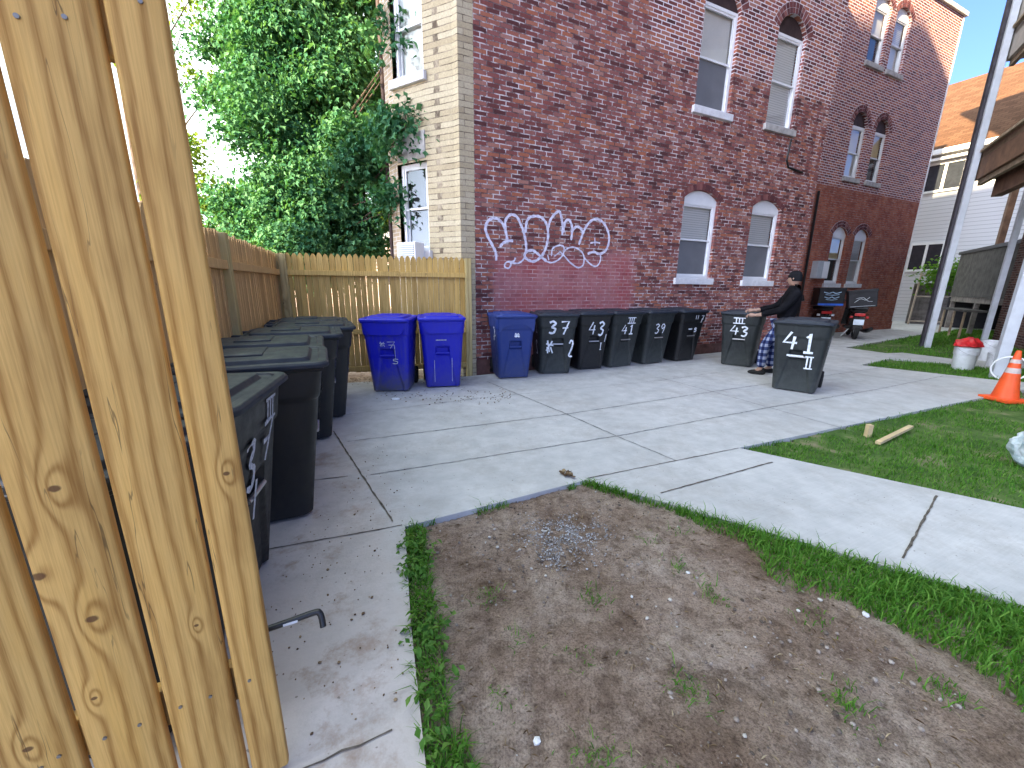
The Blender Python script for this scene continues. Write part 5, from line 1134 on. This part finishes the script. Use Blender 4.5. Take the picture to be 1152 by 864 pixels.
# stake and offcut in the lawn
b = B(); b.box((-.42, -.022, -.015), (.42, .022, .015), .003); o = b.obj('wood_offcut', M['palewood']); o.location = (4.03, 3.98, .02); o.rotation_euler = (0, math.radians(-2), math.radians(30)); o.active_material = plain('pale_fresh_timber', (.62, .47, .27), .7); tag(o, 'long pale timber offcut lying on the lawn grass', 'board')
b = B(); b.box((-.024, -.024, -.05), (.024, .024, .11), .003); o = b.obj('wood_stake', o.active_material); o.location = (3.78, 4.02, 0); tag(o, 'short square wooden stake standing beside the timber offcut', 'stake')
# crumpled clear bag at the right edge
def bag(label, x, y, r, h, seed):
    bm = bmesh.new(); bmesh.ops.create_icosphere(bm, subdivisions=4, radius=1)
    for q in bm.verts:
        c = q.co.copy(); nn = NZ.noise(c*2.0+Vector((seed, 0, 0)))*.35+NZ.noise(c*6+Vector((seed, 2, 0)))*.16+NZ.noise(c*14)*.06
        q.co = Vector((c.x*r*(1+nn), c.y*r*(1+nn), (c.z+1)*h/2*(1+nn*.4)))
    me = bpy.data.meshes.new('plastic_bag'); bm.to_mesh(me); bm.free(); o = link('plastic_bag', me, M['bagm']); o.location = (x, y, -.03); return tag(o, label, 'bag', 'bags left on the lawn')
g = G('pale_clear_plastic', .3, .5); g.col(g.ramp(g.noise(g.coord(), 9, 5, .7), [(.35, (.30, .42, .48)), (.6, (.68, .72, .74))])); g.b.inputs['Transmission Weight'].default_value = .25; M['bagm'] = g.m
bag('tall crumpled clear plastic bag at the right lawn edge', 4.585, 3.31, .12, .34, 1.)
bag('low white plastic bag slumped at the foot of the tall one', 4.47, 3.0, .09, .11, 5.)
# dead leaf clump on the slab corner, litter between blue bins
b = B()
for k in range(16):
    a = rng.uniform(0, 6.28); r_ = rng.random()*.06; b.box((-.02, -.012, 0), (.02, .012, .004)); b.xf(Matrix.Translation((.45+r_*math.cos(a), 2.98+r_*math.sin(a), .01+.02*rng.random())) @ Matrix.Rotation(a, 4, 'Z') @ Matrix.Rotation(rng.normal(0, .6), 4, 'X'), len(b.v)-8)
tag(b.obj('dead_leaf_clump', M['litter']), 'clump of dead brown leaves at the slab corner', 'leaves', kind='stuff')
b = B(); bm = bmesh.new(); bmesh.ops.create_icosphere(bm, subdivisions=2, radius=.045); bm.verts.index_update(); b.add([(q.co.x*1.3, q.co.y, abs(q.co.z)*.4*(1+NZ.noise(q.co*40))) for q in bm.verts], [[v.index for v in f.verts] for f in bm.faces]); bm.free()
o = b.obj('paper_scrap', M['white']); o.location = (-1.55, 5.15, .002); tag(o, 'white paper scrap on the concrete before the left blue bin', 'paper')

# ============================================================ TREES
def tree(name, label, base, top_h, crowns, nleaf, size, lm, cat='tree', grp=None, up=(0, 0, -.9)):
    t = thing(name, label, cat, base, 0, grp)
    b = B(); bx, by, _ = base; tips = []
    tr_ = [(0, 0, -.05), (.05, .03, top_h*.25), (-.05, .08, top_h*.5), (.05, 0, top_h*.75), (0, .1, top_h)]
    b.tube(catmull(tr_, 4), list(np.linspace(.20, .04, len(catmull(tr_, 4)))), 10); b.obj('trunk', M['bark'], t, smooth=50)
    br = B(); C_ = []; N_ = []
    for (cx, cy, cz, rx, ry, rz, wgt) in crowns:
        n = int(nleaf*wgt); nb = max(6, int(n/330)); 
        for k in range(nb):
            d_ = rng.normal(size=3); d_ /= np.linalg.norm(d_); rr_ = rng.random()**.4; c = np.array([cx, cy, cz])+d_*np.array([rx, ry, rz])*rr_
            s0 = np.array([cx*.15, cy*.15, max(.8, min(top_h*.95, c[2]*.62))]); mid = (s0+c)/2+np.array([0, 0, .3])+rng.normal(0, .15, 3)
            if k % 2 == 0: br.tube([tuple(s0), tuple(mid), tuple(c)], [.035, .02, .006], 5, cap=False)
            m_ = max(20, int(n/nb*rng.uniform(.5, 1.5))); sp = rng.uniform(.16, .40)
            q = rng.normal(size=(m_, 3)); q = np.clip(q, -1.7, 1.7)*np.array([sp, sp, sp*.55])*(.85 if rz < .8 and rx < .7 else 1); q[:, 2] -= (q[:, 0]**2+q[:, 1]**2)*.5
            C_.append(c+q); N_.append(np.c_[q[:, :2]*1.2, np.full(m_, .55)]+rng.normal(0, .45, (m_, 3)))
    br.obj('branches', M['bark'], t, fix=False)
    leaves_mesh('crown', np.concatenate(C_), np.concatenate(N_), size, lm, t, aspect=1.0, up=up, lobe=.17); return t
tree('maple_tree', 'tall dark green maple crowding the cream bay behind the fence', (-5.4, 11.0, 0), 8.5,
     [(1.1, -1.2, 4.6, 1.5, 1.4, 2.7, .34), (.5, -.6, 7.4, 1.7, 1.4, 2.0, .17), (1.8, .2, 7.8, 1.3, 1.4, 2.2, .11), (1.0, -1.6, 2.5, 1.5, .9, 1.0, .12), (-.6, -.6, 3.1, 1.0, 1.0, .7, .06), (-1.0, -.4, 5.6, .8, .8, .22, .018), (-1.1, -.4, 6.7, .9, .7, .22, .018), (2.6, -2.5, 3.9, .65, .5, .75, .035), (3.55, -3.55, 4.0, .22, .2, .45, .010), (3.55, -3.3, 5.3, .35, .3, .5, .006), (3.35, -3.2, 3.0, .25, .2, .3, .008)], 150000, .095, M['leaf'])
tree('linden_tree', 'yellow green sunlit tree at the far left behind the tan fence', (-10.6, 12.4, 0), 9,
     [(1.6, 0, 3.3, 2.2, 1.4, 1.3, .40), (.9, .3, 5.2, 1.3, 1.0, .25, .05), (1.8, .4, 7.0, 1.5, 1.0, .25, .05), (2.0, .2, 8.9, 1.5, 1.2, .35, .06)], 15000, .11, M['leaf2'])
tree('background_tree', 'distant yellow green tree rising behind the maple and pale house', (-9.5, 20, 0), 9,
     [(0, 0, 3.0, 3.4, 2.0, 1.4, .6), (4.5, .3, 4.5, 2.0, 1.6, 1.6, .3)], 6000, .24, M['leaf2'])
